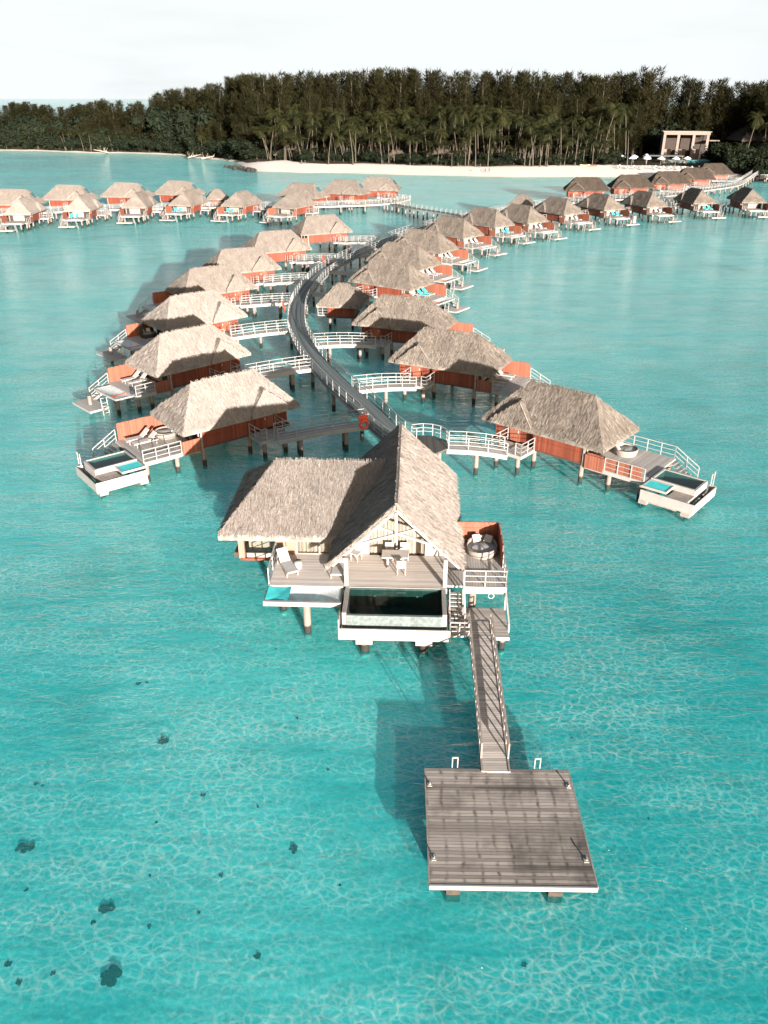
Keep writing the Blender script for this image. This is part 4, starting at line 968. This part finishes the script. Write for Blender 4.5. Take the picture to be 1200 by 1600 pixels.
# dining set on the gabled villa deck
tb = thing('dining_table', 'rectangular pale dining table under the tall gable', 'table', local(g, -.08, 2.2, ZD), YAW)
MB().box(-.72, .72, -.42, .42, .7, .75).build('tabletop', 'tabletop', tb)
for x in (-.4, .4):
    MB().box(x - .06, x + .06, -.06, .06, .08, .7).build('leg', 'white', tb)
    f = MB(); f.bar((x, -.35, .05), (x, .35, .05), .07, .06); f.build('foot', 'white2', tb)
def chair(label, loc, rz):
    t = thing('dining_chair', label, 'chair', loc, rz, 'white dining chairs')
    MB().box(-.24, .24, -.24, .24, .42, .48).build('seat', 'cushion', t)
    b = MB(); b.box(-.24, .24, -.27, -.23, .48, .9); b.build('backrest', 'cushion', t)
    for x in (-.21, .21):
        for y in (-.21, .21): MB().box(x - .025, x + .025, y - .025, y + .025, 0, .42).build('leg', 'white', t)
    return t
c0 = chair('white dining chair at the front side of the pale table, back to the camera', local(g, .28, 1.45, ZD), YAW)
place(copy_tree(c0), local(g, -.42, 2.95, ZD), YAW + math.pi, 'white dining chair behind the pale table on the left')
place(copy_tree(c0), local(g, .42, 2.95, ZD), YAW + math.pi, 'white dining chair behind the pale table on the right')
place(copy_tree(c0), local(g, -2.25, 2.75, ZD), YAW + rad(150), 'white dining chair standing alone by the left porch post')
so = thing('round_stool', 'small round white drum stool beside the left lounger on the gabled villa deck', 'stool', local(g, -5.35, 1.75, ZD), 0)
MB().lathe([(0, 0), (.2, 0), (.23, .2), (.2, .42), (0, .42)]).build('drum', 'white', so, True)
MB().lathe([(0, .422), (.21, .422), (.21, .45), (0, .45)]).build('top', 'wicker', so, True)
bg = thing('beach_bag', 'small dark bag on the second left villa deck by the railing', 'bag', local(VROOT['L2'], 7.0, 1.6, 1.5), .4)
MB().lathe([(0, 0), (.18, 0), (.2, .15), (.15, .32), (0, .33)], n=14).build('body', 'cloth_k', bg, True)
torus(MB(), (0, 0, .36), .1, .02, 'y', 12, 6).build('handle', 'cloth_k', bg)

# ------------------------------------------------------------------ people
def person(label, loc, rz, top, bottom, skin='skin', skirt=False, h=1.7):
    t = thing('person', label, 'person', loc, rz)
    J = {'pelvis': (0, 0, .93), 'chest': (0, .01, 1.3), 'neck': (0, .0, 1.47), 'head': (0, .02, 1.6), 'crown': (0, .01, 1.68)}
    vs = [(0, 0, .93), (0, .01, 1.14), (0, .0, 1.34), (0, .0, 1.46), (0, .02, 1.54), (0, .02, 1.63),
          (.19, 0, 1.39), (.25, .02, 1.12), (.24, .1, .88), (.24, .13, .8), (-.19, 0, 1.39), (-.24, -.02, 1.12), (-.26, .04, .87), (-.26, .06, .79),
          (.1, 0, .88), (.1, .03, .48), (.1, -.02, .08), (.11, .13, .03), (-.1, 0, .88), (-.11, -.03, .48), (-.11, -.08, .08), (-.12, .07, .03)]
    es = [(0, 1), (1, 2), (2, 3), (3, 4), (4, 5), (2, 6), (6, 7), (7, 8), (8, 9), (2, 10), (10, 11), (11, 12), (12, 13), (0, 14), (14, 15), (15, 16), (16, 17), (0, 18), (18, 19), (19, 20), (20, 21)]
    rd = [.13, .11, .13, .05, .075, .085, .055, .045, .035, .03, .055, .045, .035, .03, .09, .06, .04, .035, .09, .06, .04, .035]
    me = bpy.data.meshes.new('body'); me.from_pydata(vs, es, []); o = bpy.data.objects.new('body', me); COL.objects.link(o); o.parent = t; me.materials.append(M[skin])
    sk = o.modifiers.new('skin', 'SKIN'); lay = me.skin_vertices[0].data
    for i, r in enumerate(rd): lay[i].radius = (r, r)
    lay[0].use_root = True
    o.modifiers.new('sub', 'SUBSURF').render_levels = 2
    MB().lathe([(0, 1.725), (.07, 1.715), (.1, 1.64), (.1, 1.55), (.085, 1.5)], (0, -.005, 0), 14).build('hair', 'hair', t, True)
    MB().lathe([(.06, 1.44), (.17, 1.4), (.165, 1.25), (.135, 1.1), (.15, .92)], n=16).build('shirt', top, t, True)
    if skirt: MB().lathe([(.14, 1.05), (.17, .9), (.24, .55), (.3, .22)], n=18).build('skirt', bottom, t, True)
    else: MB().lathe([(.15, .98), (.18, .85), (.19, .62)], n=16).build('shorts', bottom, t, True)
    t.scale = (h / 1.7,) * 3
    return t
v11 = VROOT['R11']
person('person in a white top and long white skirt standing on a villa swim platform', local(v11, 10.2, 2.1 - .4, .52), rad(160), 'cloth_w', 'cloth_w', 'skin', True, 1.9)
person('person in dark clothes standing alone near the water on the white beach', (33.7, 327, ground_z(33.7, 327)), rad(190), 'cloth_k', 'cloth_k', 'skin2', False, 1.75)
person('person in dark top bending beside a small outrigger on the beach', (35.9, 322.5, ground_z(35.9, 322.5)), rad(250), 'cloth_k', 'cloth_k', 'skin2', False, 1.7)
person('person in a red top standing left of another at the water edge', (36.9, 314.6, ground_z(36.9, 314.6)), rad(170), 'cloth_r', 'cloth_r', 'skin2', False, 1.5)
person('person in dark shorts and red shirt at the water edge, right of the pair', (38.3, 314.8, ground_z(38.3, 314.8)), rad(170), 'cloth_r', 'cloth_k', 'skin2', False, 1.5)

# ------------------------------------------------------------------ coral clumps on the sea bed
def clump(label, x, y, s, seed, flat=.5):
    mb = MB(); r = random.Random(seed)
    for _ in range(13):
        c = V((r.gauss(0, .22), r.gauss(0, .2), r.uniform(0, .12))) * s; n = 10; rad_ = s * r.uniform(.1, .24)
        ring = [[c + V((math.sin(th) * math.cos(ph), math.sin(th) * math.sin(ph), math.cos(th) * flat)) * rad_ * (1 + .5 * NZ.noise(V((ph * 1.3 + seed, th * 2, seed * 3.1)))) for ph in (2 * math.pi * k / n for k in range(n))] for th in (math.pi * j / 6 for j in range(7))]
        mb.add([q for rr in ring for q in rr], [(j * n + k, j * n + (k + 1) % n, (j + 1) * n + (k + 1) % n, (j + 1) * n + k) for j in range(6) for k in range(n)])
    o = mb.build('coral_clump', 'coral', None, False); o.location = (x, y, -.36); o.rotation_euler = (0, 0, seed); o.scale = (1, 1, .45)
    tag(o, label, 'coral', 'dark coral clumps on the sea bed'); return o
for i, (lb_, x, y, s) in enumerate((('largest dark coral clump, near the bottom left of the lagoon', -9.0, 16, .68), ('long ragged dark coral clump above the largest one', -9.75, 18.5, .55), ('dark coral clump close to the left edge of the picture', -13.7, 21, .55),
    ('small dark coral clump below the left pool villa, in open water', -9.8, 26.7, .48), ('dark ring-shaped coral clump left of the swimming dock', -3.4, 21, .42))):
    clump(lb_, x, y, s, i + 3)
for i, (x, y, s) in enumerate(((-14.5, 24.2, .2), (-14.2, 24.1, .14), (-12.0, 30.6, .24), (-11.6, 30.7, .16), (-12.4, 16.4, .2), (-11.8, 15.8, .22), (-4.2, 16.7, .24), (-10.8, 16.1, .18), (-8.1, 17.8, .16), (-10.1, 17.9, .2), (-6.5, 18.3, .14), (-4.0, 28.2, .16), (-7.4, 23.6, .2), (-5.1, 23, .14), (-9.0, 22.2, .14), (-6.0, 19.8, .16), (4.6, 16.4, .16), (8.4, 26.9, .16), (-1.6, 19.4, .14), (-2.4, 25, .14), (-8.6, 19.8, .13), (-12.9, 19.2, .15), (10.5, 22.4, .12), (-5.6, 33.4, .14))):
    clump('tiny dark speck of coral rubble scattered on the pale sea bed', x, y, s, i + 20)

# ------------------------------------------------------------------ vegetation prototypes
def crown_casuarina(seed):
    """many upright feathery plumes fanning out from the trunk"""
    r = random.Random(seed); mb = MB(); H = 30.
    for q in range(15):
        h0 = H * r.uniform(.06, .5); a = r.uniform(0, 6.283); rr = r.uniform(1.2, 6.0) if q else .3; h1 = min(H * r.uniform(.9, 1.0), h0 + H * r.uniform(.3, .5)) if q > 2 else H * r.uniform(.93, 1.0)
        b, t = V((0, 0, h0)), V((rr * math.cos(a), rr * math.sin(a), h1)); ln = (t - b).length; wmax = r.uniform(1.8, 2.9)
        for k in range(int(24 * ln)):
            u = r.random() ** .85; wid = wmax * (.35 + .65 * math.sin(math.pi * min(1, u * .95 + .12)) ** .7) * (1 - .3 * u)
            c = b.lerp(t, u) + V((math.cos(a), math.sin(a), 0)) * rr * .18 * math.sin(math.pi * u); d0 = V((r.gauss(0, 1), r.gauss(0, 1), r.gauss(0, .5))).normalized()
            p = c + d0 * wid * r.uniform(.35, 1.05)
            d = (d0 * .75 + V((0, 0, r.uniform(.4, 1.2)))).normalized() * r.uniform(.7, 1.6); sd = V((r.gauss(0, 1), r.gauss(0, 1), r.gauss(0, .3))).normalized() * r.uniform(.06, .15)
            mb.quad(p - sd, p + sd, p + d + sd * .25, p + d - sd * .25)
        for k in range(6):                   # wispy leader shoots
            p = t + V((r.gauss(0, .5), r.gauss(0, .5), r.uniform(-1.5, .2))); d = V((r.gauss(0, .3), r.gauss(0, .3), 1)) * r.uniform(.8, 2.2); sd = V((.08, .05, 0)); mb.quad(p - sd, p + sd, p + d + sd * .2, p + d - sd * .2)
    return mb
def tree_casuarina(seed, label, group):
    t = thing('casuarina_tree', label, 'tree', group=group)
    r = random.Random(seed * 7)
    MB().tube([(0, 0, -1), (r.gauss(0, .3), r.gauss(0, .3), 10), (r.gauss(0, .4), r.gauss(0, .4), 20), (0, 0, 29)], [.5, .38, .22, .05], 7).build('trunk', 'bark', t)
    crown_casuarina(seed).build('crown', 'needle', t); return t
def tree_palm(seed, label, group):
    r = random.Random(seed); t = thing('palm_tree', label, 'palm tree', group=group); H = 13.
    lx, ly = r.gauss(0, 1.3), r.gauss(0, 1.0)
    MB().tube([(0, 0, -.8), (lx * .15, ly * .15, 3.5), (lx * .5, ly * .5, 8), (lx, ly, H)], [.24, .15, .12, .1], 7).build('trunk', 'trunk', t)
    mb = MB(); top = V((lx, ly, H))
    for k in range(17):
        a = 2 * math.pi * k / 17 + r.gauss(0, .2); el = r.uniform(-.35, 1.15); L = r.uniform(3.2, 4.6); dirx = V((math.cos(a), math.sin(a), 0)); sidev = V((-math.sin(a), math.cos(a), 0))
        prev = top.copy(); n = 8
        for i in range(n):
            ang = el - (i / n) * 1.5; nxt = prev + (dirx * math.cos(ang) + V((0, 0, math.sin(ang)))) * (L / n)
            wl = (.22 + .95 * math.sin(math.pi * min(1, (i + 1.3) / (n + .6)))) * .95
            for sg in (-1, 1):
                for q in (.1, .6):
                    b0 = prev.lerp(nxt, q); b1 = prev.lerp(nxt, q + .34); tip = (b0 + b1) / 2 + sidev * sg * wl + V((0, 0, -wl * r.uniform(.35, .8))) + (nxt - prev) * .8
                    mb.quad(b0, b1, tip + (nxt - prev) * .12, tip)
            prev = nxt
    mb.build('crown', 'frond', t); return t
def bush_mesh(seed, n=1500):
    r = random.Random(seed); mb = MB(); blobs = [(V((r.gauss(0, 1.7), r.gauss(0, 1.2), r.uniform(.9, 3.6))), r.uniform(.9, 1.7)) for _ in range(9)]
    for _ in range(n):
        c, q = r.choice(blobs); d = V((r.gauss(0, 1), r.gauss(0, 1), r.gauss(0, 1))).normalized(); p = c + d * q * r.uniform(.6, 1.1)
        if p.z < 0: p.z = -p.z * .4
        a = V((r.gauss(0, 1), r.gauss(0, 1), r.gauss(0, .6))).normalized() * r.uniform(.13, .3); b = d.cross(a).normalized() * r.uniform(.08, .15)
        mb.quad(p - a - b, p + a - b, p + a * .7 + b, p - a * .7 + b)
    return mb
def tree_bush(seed, label, group):
    t = thing('broadleaf_shrub', label, 'shrub', group=group)
    bush_mesh(seed).build('foliage', 'leaf', t); MB().tube([(0, 0, -.5), (.2, .1, 1.5), (.1, .3, 2.6)], [.16, .12, .05], 6).build('trunk', 'bark', t); return t
RT = random.Random(11)
def skyline(tx):                       # tangent of the elevation of the forest edge seen from the camera's height
    T = [(-.50, 166), (-.43, 164), (-.407, 156), (-.385, 158), (-.36, 165), (-.34, 160), (-.31, 151), (-.285, 158), (-.25, 149), (-.235, 142), (-.2, 143), (-.182, 130), (-.165, 119), (-.12, 118), (-.08, 117), (-.03, 114), (.02, 112), (.08, 113), (.13, 120), (.17, 116), (.2, 121), (.25, 116), (.3, 113), (.32, 124), (.37, 131), (.40, 135), (.44, 130), (.6, 128)]
    v = T[-1][1]
    if tx <= T[0][0]: v = T[0][1]
    for (a, b), (c, d) in zip(T, T[1:]):
        if a <= tx <= c: v = b + (d - b) * (tx - a) / (c - a)
    return math.tan(math.atan((800 - v) / 1244) - rad(27.479))
ZONE = lambda x: 'left shore' if x < -60 else 'middle of the beach' if x < 60 else 'right end of the beach'
PB = [tree_bush(s, '', '') for s in (1, 2, 3, 4)]; usedb = [False] * 4
PC = [tree_casuarina(s, '', '') for s in (1, 2, 3, 4, 5)]; used = [False] * 5
def put(protos, used, i, loc, rz, sc, label, group):
    o = protos[i] if not used[i] else copy_tree(protos[i]); used[i] = True
    place(o, loc, rz, label, group); o.scale = sc; return o
def zone3(x, y): tx = x / y; return 'left part of the island' if tx < -.2 else 'middle of the island' if tx < .18 else 'right part of the island'
cnt = 0
for row, (dd, hf, step) in enumerate(((30, .50, 7.2), (44, .74, 7.), (60, .93, 6.8), (80, 1.0, 7.2), (104, .97, 11.))):
    x = -262 + row * 1.7
    while x < 262:
        xx = x + RT.gauss(0, 1.3); sy_ = shore_y(max(-400, min(500, xx))); extra = 0 if xx > -60 else -18 if row else -22
        y = sy_ + beach_w(xx) + dd + extra + RT.gauss(0, 3.); 
        tx = xx / y
        if -.54 < tx < .56:
            zt = 25 + y * skyline(tx) - (1.2 if tx > -.27 else 3.2); hgt = (zt * RT.uniform(.93, 1.02) if row >= 2 else zt * hf * RT.uniform(.85, 1.1))
            if row == 0 and tx > -.17: hgt *= .8
            s = max(5., hgt) / 30; w = s * RT.uniform(1.1, 1.55) * (1.22 if row >= 2 else 1) * (1.15 if hgt < 20 else 1)
            if tx < -.2 and row < 2 and RT.random() < .55:
                sb = hgt / 4.6; put(PB, usedb, RT.randrange(4), (xx, y, 2.2), RT.uniform(0, 6.28), (sb * .9, sb * .9, sb), 'tall rounded broadleaf tree in the woods of the left shore', 'broadleaf trees of the left shore woods'); x += step * RT.uniform(.75, 1.2); continue
            if not (row == 0 and tx > -.15 and RT.random() < .45) and not (96 < xx < 148 and y < 366):
                lay = ('front', 'second', 'third', 'fourth', 'rear')[row]
                put(PC, used, RT.randrange(5), (xx, y, 2.4), RT.uniform(0, 6.28), (w, w, s), 'feathery casuarina tree in the %s forest row, %s' % (lay, zone3(xx, y)), 'casuarina trees of the %s row on the %s' % (lay, zone3(xx, y))); cnt += 1
        x += step * RT.uniform(.75, 1.2) * (.7 if x > 120 and row >= 2 else 1)
PP = [tree_palm(s, '', '') for s in (1, 2, 3, 4, 5, 6)]; usedp = [False] * 6
def palm(x, y, h, lab, grp): put(PP, usedp, RT.randrange(6), (x, y, ground_z(x, y)), RT.uniform(0, 6.28), (min(1.15, .7 + h / 40), min(1.15, .7 + h / 40), h / 13), lab, grp)
n = 0
while n < 46:
    x = RT.uniform(-50, 130); y = shore_y(x) + beach_w(x) + RT.uniform(-1.2, 4.5)
    if 95 < x < 135 or not -.17 < x / y < .45: 
        if not (x > 126 and RT.random() < .3): n += 0; 
        if 95 < x < 135: 
            n += 1; continue
    palm(x, y, RT.uniform(4.5, 14), 'palm tree with a pale trunk on the sand edge, %s' % zone3(x, y), 'palms on the sand edge of the %s' % zone3(x, y)); n += 1
n = 0
while n < 225:
    y0 = RT.uniform(6, 34) ; x = RT.uniform(-52, 190); y = shore_y(x) + beach_w(x) + y0
    if not -.165 < x / y < .48 or (96 < x < 148 and y < 366): n += .2; continue
    palm(x, y, (RT.uniform(4, 12.5) if y0 < 14 else RT.uniform(8, 19)), 'tall slim palm in the dense grove behind the beach, %s' % zone3(x, y), 'palms of the grove on the %s' % zone3(x, y)); n += 1
for i in range(44):
    x = RT.uniform(-225, -62); y = shore_y(x) + beach_w(x) + RT.uniform(.5, 9); palm(x, y, RT.uniform(5, 9.5), 'low palm tree with drooping fronds on the wooded left shore', 'palms on the wooded left shore')
for x, y, h in ((137, 330, 16), (146, 335, 13), (152, 322, 8), (160, 330, 9), (141, 318, 7), (170, 345, 14), (133, 325, 7), (128, 318, 6)): palm(x, y, h, 'palm tree leaning over the shrubs behind the seawall at the right edge', 'palms behind the seawall')
x = -260
while x < -58:
    y = shore_y(x) + beach_w(x) + RT.uniform(.5, 10); s = RT.uniform(.8, 1.9); put(PB, usedb, RT.randrange(4), (x, y, ground_z(x, y)), RT.uniform(0, 6.28), (s * 1.2, s * 1.2, s), 'rounded grey-green shrub along the wooded left shore', 'shrubs along the left shore'); x += RT.uniform(1.4, 3.6)
for i in range(120):
    x = RT.uniform(-54, 135); y = shore_y(x) + beach_w(x) + (RT.uniform(1.2, 9) if i < 60 else RT.uniform(6, 24))
    if 92 < x < 128 or not -.17 < x / y < .46: continue
    s = RT.uniform(.45, .95); put(PB, usedb, RT.randrange(4), (x, y, ground_z(x, y)), RT.uniform(0, 6.28), (s * 1.3, s * 1.3, s), 'low dark shrub under the palms behind the beach, %s' % zone3(x, y), 'shrubs at the back of the beach on the %s' % zone3(x, y))
for i in range(46):
    x = RT.uniform(126, 205); y = shore_y(x) + 3 + RT.uniform(0, 40); s = RT.uniform(.9, 1.8); put(PB, usedb, RT.randrange(4), (x, y, ground_z(x, y)), RT.uniform(0, 6.28), (s * 1.2, s * 1.2, s), 'leafy shrub behind the dark seawall at the right edge', 'shrubs behind the seawall')

for i in range(34):
    x = RT.uniform(84, 176); y = RT.uniform(376, 398); s = RT.uniform(2.2, 3.6); put(PB, usedb, RT.randrange(4), (x, y, 2.4), RT.uniform(0, 6.28), (s * .95, s * .95, s), 'dark broadleaf tree in the thicket behind the beach pavilion', 'broadleaf trees behind the pavilion')
# ------------------------------------------------------------------ beach buildings and things
pv = thing('beach_pavilion', 'tall sandy-walled open pavilion with flat roof at the right end of the beach', 'pavilion', (121, 352, 2.4), rad(-12))
MB().box(-9, 8.6, -3.2, 6, 9.6, 10.6).build('flat_roof', 'sandstone', pv)
MB().box(8.65, 12.5, -2.5, 3, 7.4, 7.7).build('side_canopy', 'sandstone', pv)
MB().box(-9.4, 9.0, -3.6, 6.4, 10.62, 10.8).build('roof_slab', 'drift', pv)
for x in (-8.5, -3.2, 2.6, 7.9): MB().box(x - .5, x + .5, -3.0, -1.9, 0, 9.58).build('column', 'sandstone', pv)
MB().box(-9, -8.4, -1.88, 6, 0, 9.58).build('side_wall', 'sandstone', pv)
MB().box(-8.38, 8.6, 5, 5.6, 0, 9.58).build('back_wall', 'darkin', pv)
for x in (-6.4, -.6, 4.8): MB().box(x - 1.4, x + 1.4, 1.5, 2.2, 0, 4.2).build('inner_wall', 'sandstone', pv)
MB().box(-9, 9, -4.5, 6.5, -.3, .02).build('plinth', 'sandstone', pv)
pb = thing('pool_terrace', 'low stone terrace with a pale blue pool front below the pavilion', 'terrace', (119, 338, 2.2), rad(-8))
MB().box(-11, 11, -4, 4, 0, 1.4).build('terrace_wall', 'stone', pb); MB().box(-2, 10.5, -4.06, -4.003, .1, 1.3).build('pool_front', 'panel', pb); MB().box(-1.5, 10, -3.5, 3.5, 1.402, 1.44).build('water_surface', 'teal', pb)
bc = thing('canopy_shelter', 'long flat grey canopy between the parasols and the pavilion', 'canopy', (108, 336, 2.2), rad(-8))
MB().box(-7, 7, -3, 3, 3.0, 3.15).build('canopy', 'stone', bc)
for x in (-6.5, 0, 6.5): MB().tube([(x, -2.6, 0), (x, -2.6, 3)], .1, 8).build('post', 'sandstone', bc)
def parasol(label, loc):
    t = thing('beach_parasol', label, 'parasol', loc, RT.uniform(0, 1), 'white beach parasols')
    MB().tube([(0, 0, 0), (0, 0, 2.9)], .04, 8).build('pole', 'white', t)
    MB().lathe([(0, 3.1), (.4, 2.95), (1.5, 2.4), (1.52, 2.25)], n=8).build('canopy', 'canvas', t); return t
PLC = [(93, 325.5), (98, 324), (103, 323), (108.5, 323), (96, 334), (100, 331), (102.5, 340), (91, 333), (113, 324)]
p0 = None
for i, (x, y) in enumerate(PLC):
    lab = '%s white parasol from the left in the cluster at the right end of the beach' % nth(i + 1)
    if p0 is None: p0 = parasol(lab, (x, y, ground_z(x, y)))
    else: place(copy_tree(p0), (x, y, ground_z(x, y)), RT.uniform(0, 1), lab)
lf = None
for i in range(26):
    x = 86.5 + i * 1.25; y = shore_y(x) + 13.5 + RT.uniform(-1, 1.5) + (i % 2) * 1.8
    o = copy_tree(lw); place(o, (x, y, ground_z(x, y) + .05), rad(-75 + RT.uniform(-12, 12)), 'white beach lounger in the row on the sand in front of the parasols', 'white beach loungers on the sand')
def kayak(label, loc, rz, mat):
    t = thing('kayak', label, 'kayak', loc, rz, 'kayaks drawn up on the beach')
    mb = MB(); n = 10; L = 3.6
    for i in range(n + 1):
        u = i / n * 2 - 1; w = .38 * (1 - abs(u) ** 2.4) + .01; z = .18 * u * u
        for a in range(9): th = math.pi * a / 8; mb.add([(u * L / 2, w * math.cos(th), z + .3 - .3 * math.sin(th))], [])
    mb.f = [(i * 9 + a, (i + 1) * 9 + a, (i + 1) * 9 + a + 1, i * 9 + a + 1) for i in range(n) for a in range(8)] + [(i * 9 + 8, (i + 1) * 9 + 8, (i + 1) * 9, i * 9) for i in range(n)]
    mb.build('hull', mat, t, True); MB().lathe([(.28, .31), (.3, .36), (.24, .36), (.2, .3)], n=16).build('cockpit_rim', 'cloth_k', t); return t
k0 = kayak('orange-red kayak lying on the sand at the tree line', (78, 323.5, ground_z(78, 323.5) + .1), rad(12), 'hullred')
kayak('faded yellow kayak lying left of the orange-red one on the sand', (75.3, 324.6, ground_z(75.3, 324.6) + .1), rad(-6), 'hullyellow')
oc = kayak('grey outrigger canoe on the sand near the four people', (33.9, 318, ground_z(33.9, 318) + .1), rad(10), 'drift')
def openhut(label, loc, rz, w, d, h, mat='thatch_old', name='thatched_shelter'):
    t = thing(name, label, 'hut', loc, rz, 'thatched shelters under the palms')
    rf = MB(); hiproof(rf, -w / 2, w / 2, -d / 2, d / 2, h * .5, h, -w * .22, w * .22, 12, (.8, .2), .3, 10); rf.build('thatch_roof', mat, t)
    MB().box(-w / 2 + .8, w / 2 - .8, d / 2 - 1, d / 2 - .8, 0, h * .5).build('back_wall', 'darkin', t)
    for x in (-w / 2 + .7, 0, w / 2 - .7): MB().tube([(x, -d / 2 + .6, 0), (x, -d / 2 + .6, h * .5)], .12, 8).build('post', 'trunk', t)
    return t
openhut('low thatched shelter at the left end of the white beach', (-39, 357, 2.5), 0, 12, 5, 4)
openhut('thatched shelter behind the palms in the middle of the beach', (5, 345, 2.5), 0, 8, 5, 4)
openhut('dark thatched shelter right of the middle of the beach', (22.5, 341, 2.5), 0, 9, 6, 5)
bh = openhut('large steep thatched hall with a dark base at the right edge of the island', (158, 362, 2.4), 0, 30, 22, 15, 'thatch_old', 'thatched_hall')
# seawall and its walkway
sw = thing('seawall', 'dark stacked-stone seawall on the shore at the right edge', 'seawall', (0, 0, 0))
w = MB(); P = [V((127 + 5 * i, shore_y(127 + 5 * i) - 2.2, 0)) for i in range(20)]
for a, b in zip(P, P[1:]): w.bar(a + V((0, 0, .5)), b + V((0, 0, .5)), 1.4, 3.0)
w.build('stone_wall', 'rock', sw); w = MB()
for a, b in zip(P, P[1:]): w.bar(a + V((0, 0, 2.06)), b + V((0, 0, 2.06)), 1.7, .12)
w.build('coping', 'stone', sw)
boardwalk('seawall_boardwalk', 'grey railed boardwalk along the foot of the seawall at the right edge', [(126, 284), (150, 283), (176, 284), (215, 287)], 1.6, 1.8, 'bridge', 5.)
# rock groyne, driftwood
gb = MB(); rg = random.Random(5)
for i in range(70):
    t_ = rg.random(); c = V((-63 + 13 * t_ + rg.gauss(0, .6), 352 - 20 * t_ + rg.gauss(0, 1.), .1 + .5 * rg.random())); s = rg.uniform(.5, 1.3); n_ = 6
    gb.add([c + V((math.cos(k * 1.047) * s * rg.uniform(.7, 1.2), math.sin(k * 1.047) * s * rg.uniform(.7, 1.2), -s * .8)) for k in range(6)] + [c + V((math.cos(k * 1.047) * s * rg.uniform(.3, .7), math.sin(k * 1.047) * s * rg.uniform(.3, .7), s * .4)) for k in range(6)], [(0, 1, 7, 6), (1, 2, 8, 7), (2, 3, 9, 8), (3, 4, 10, 9), (4, 5, 11, 10), (5, 0, 6, 11), (6, 7, 8, 9, 10, 11)])
tag(gb.build('rock_groyne', 'rock'), 'low black rock groyne at the left tip of the white beach', 'rocks')
def drift(label, x, y, rz, seed, s=1.):
    r = random.Random(seed); t = thing('driftwood_tree', label, 'driftwood', (x, y, .4), rz, 'bleached fallen trees on the left shore')
    MB().tube([(0, 0, 0), (2.2 * s, .2, .5 * s), (5 * s, 0, 1.0 * s)], [.3, .22, .1], 7).build('trunk', 'drift', t)
    for k in range(7): a = V((r.uniform(.5, 4) * s, 0, .3 * s)); MB().tube([a, a + V((r.uniform(-1, 1.5), r.gauss(0, 1.1), r.uniform(.5, 1.8))) * s], [.1, .03], 5).build('branch', 'drift', t)
    return t
drift('bleached fallen tree with bare branches on the sand of the left shore', -91, 404, rad(-25), 1, 1.5)
drift('bare grey branches over the water at the right end of the left shore', -83, 396, rad(-5), 2, 1.2)
drift('small bleached snag on the far left sand strip', -140, 443, rad(190), 3, 1.4)
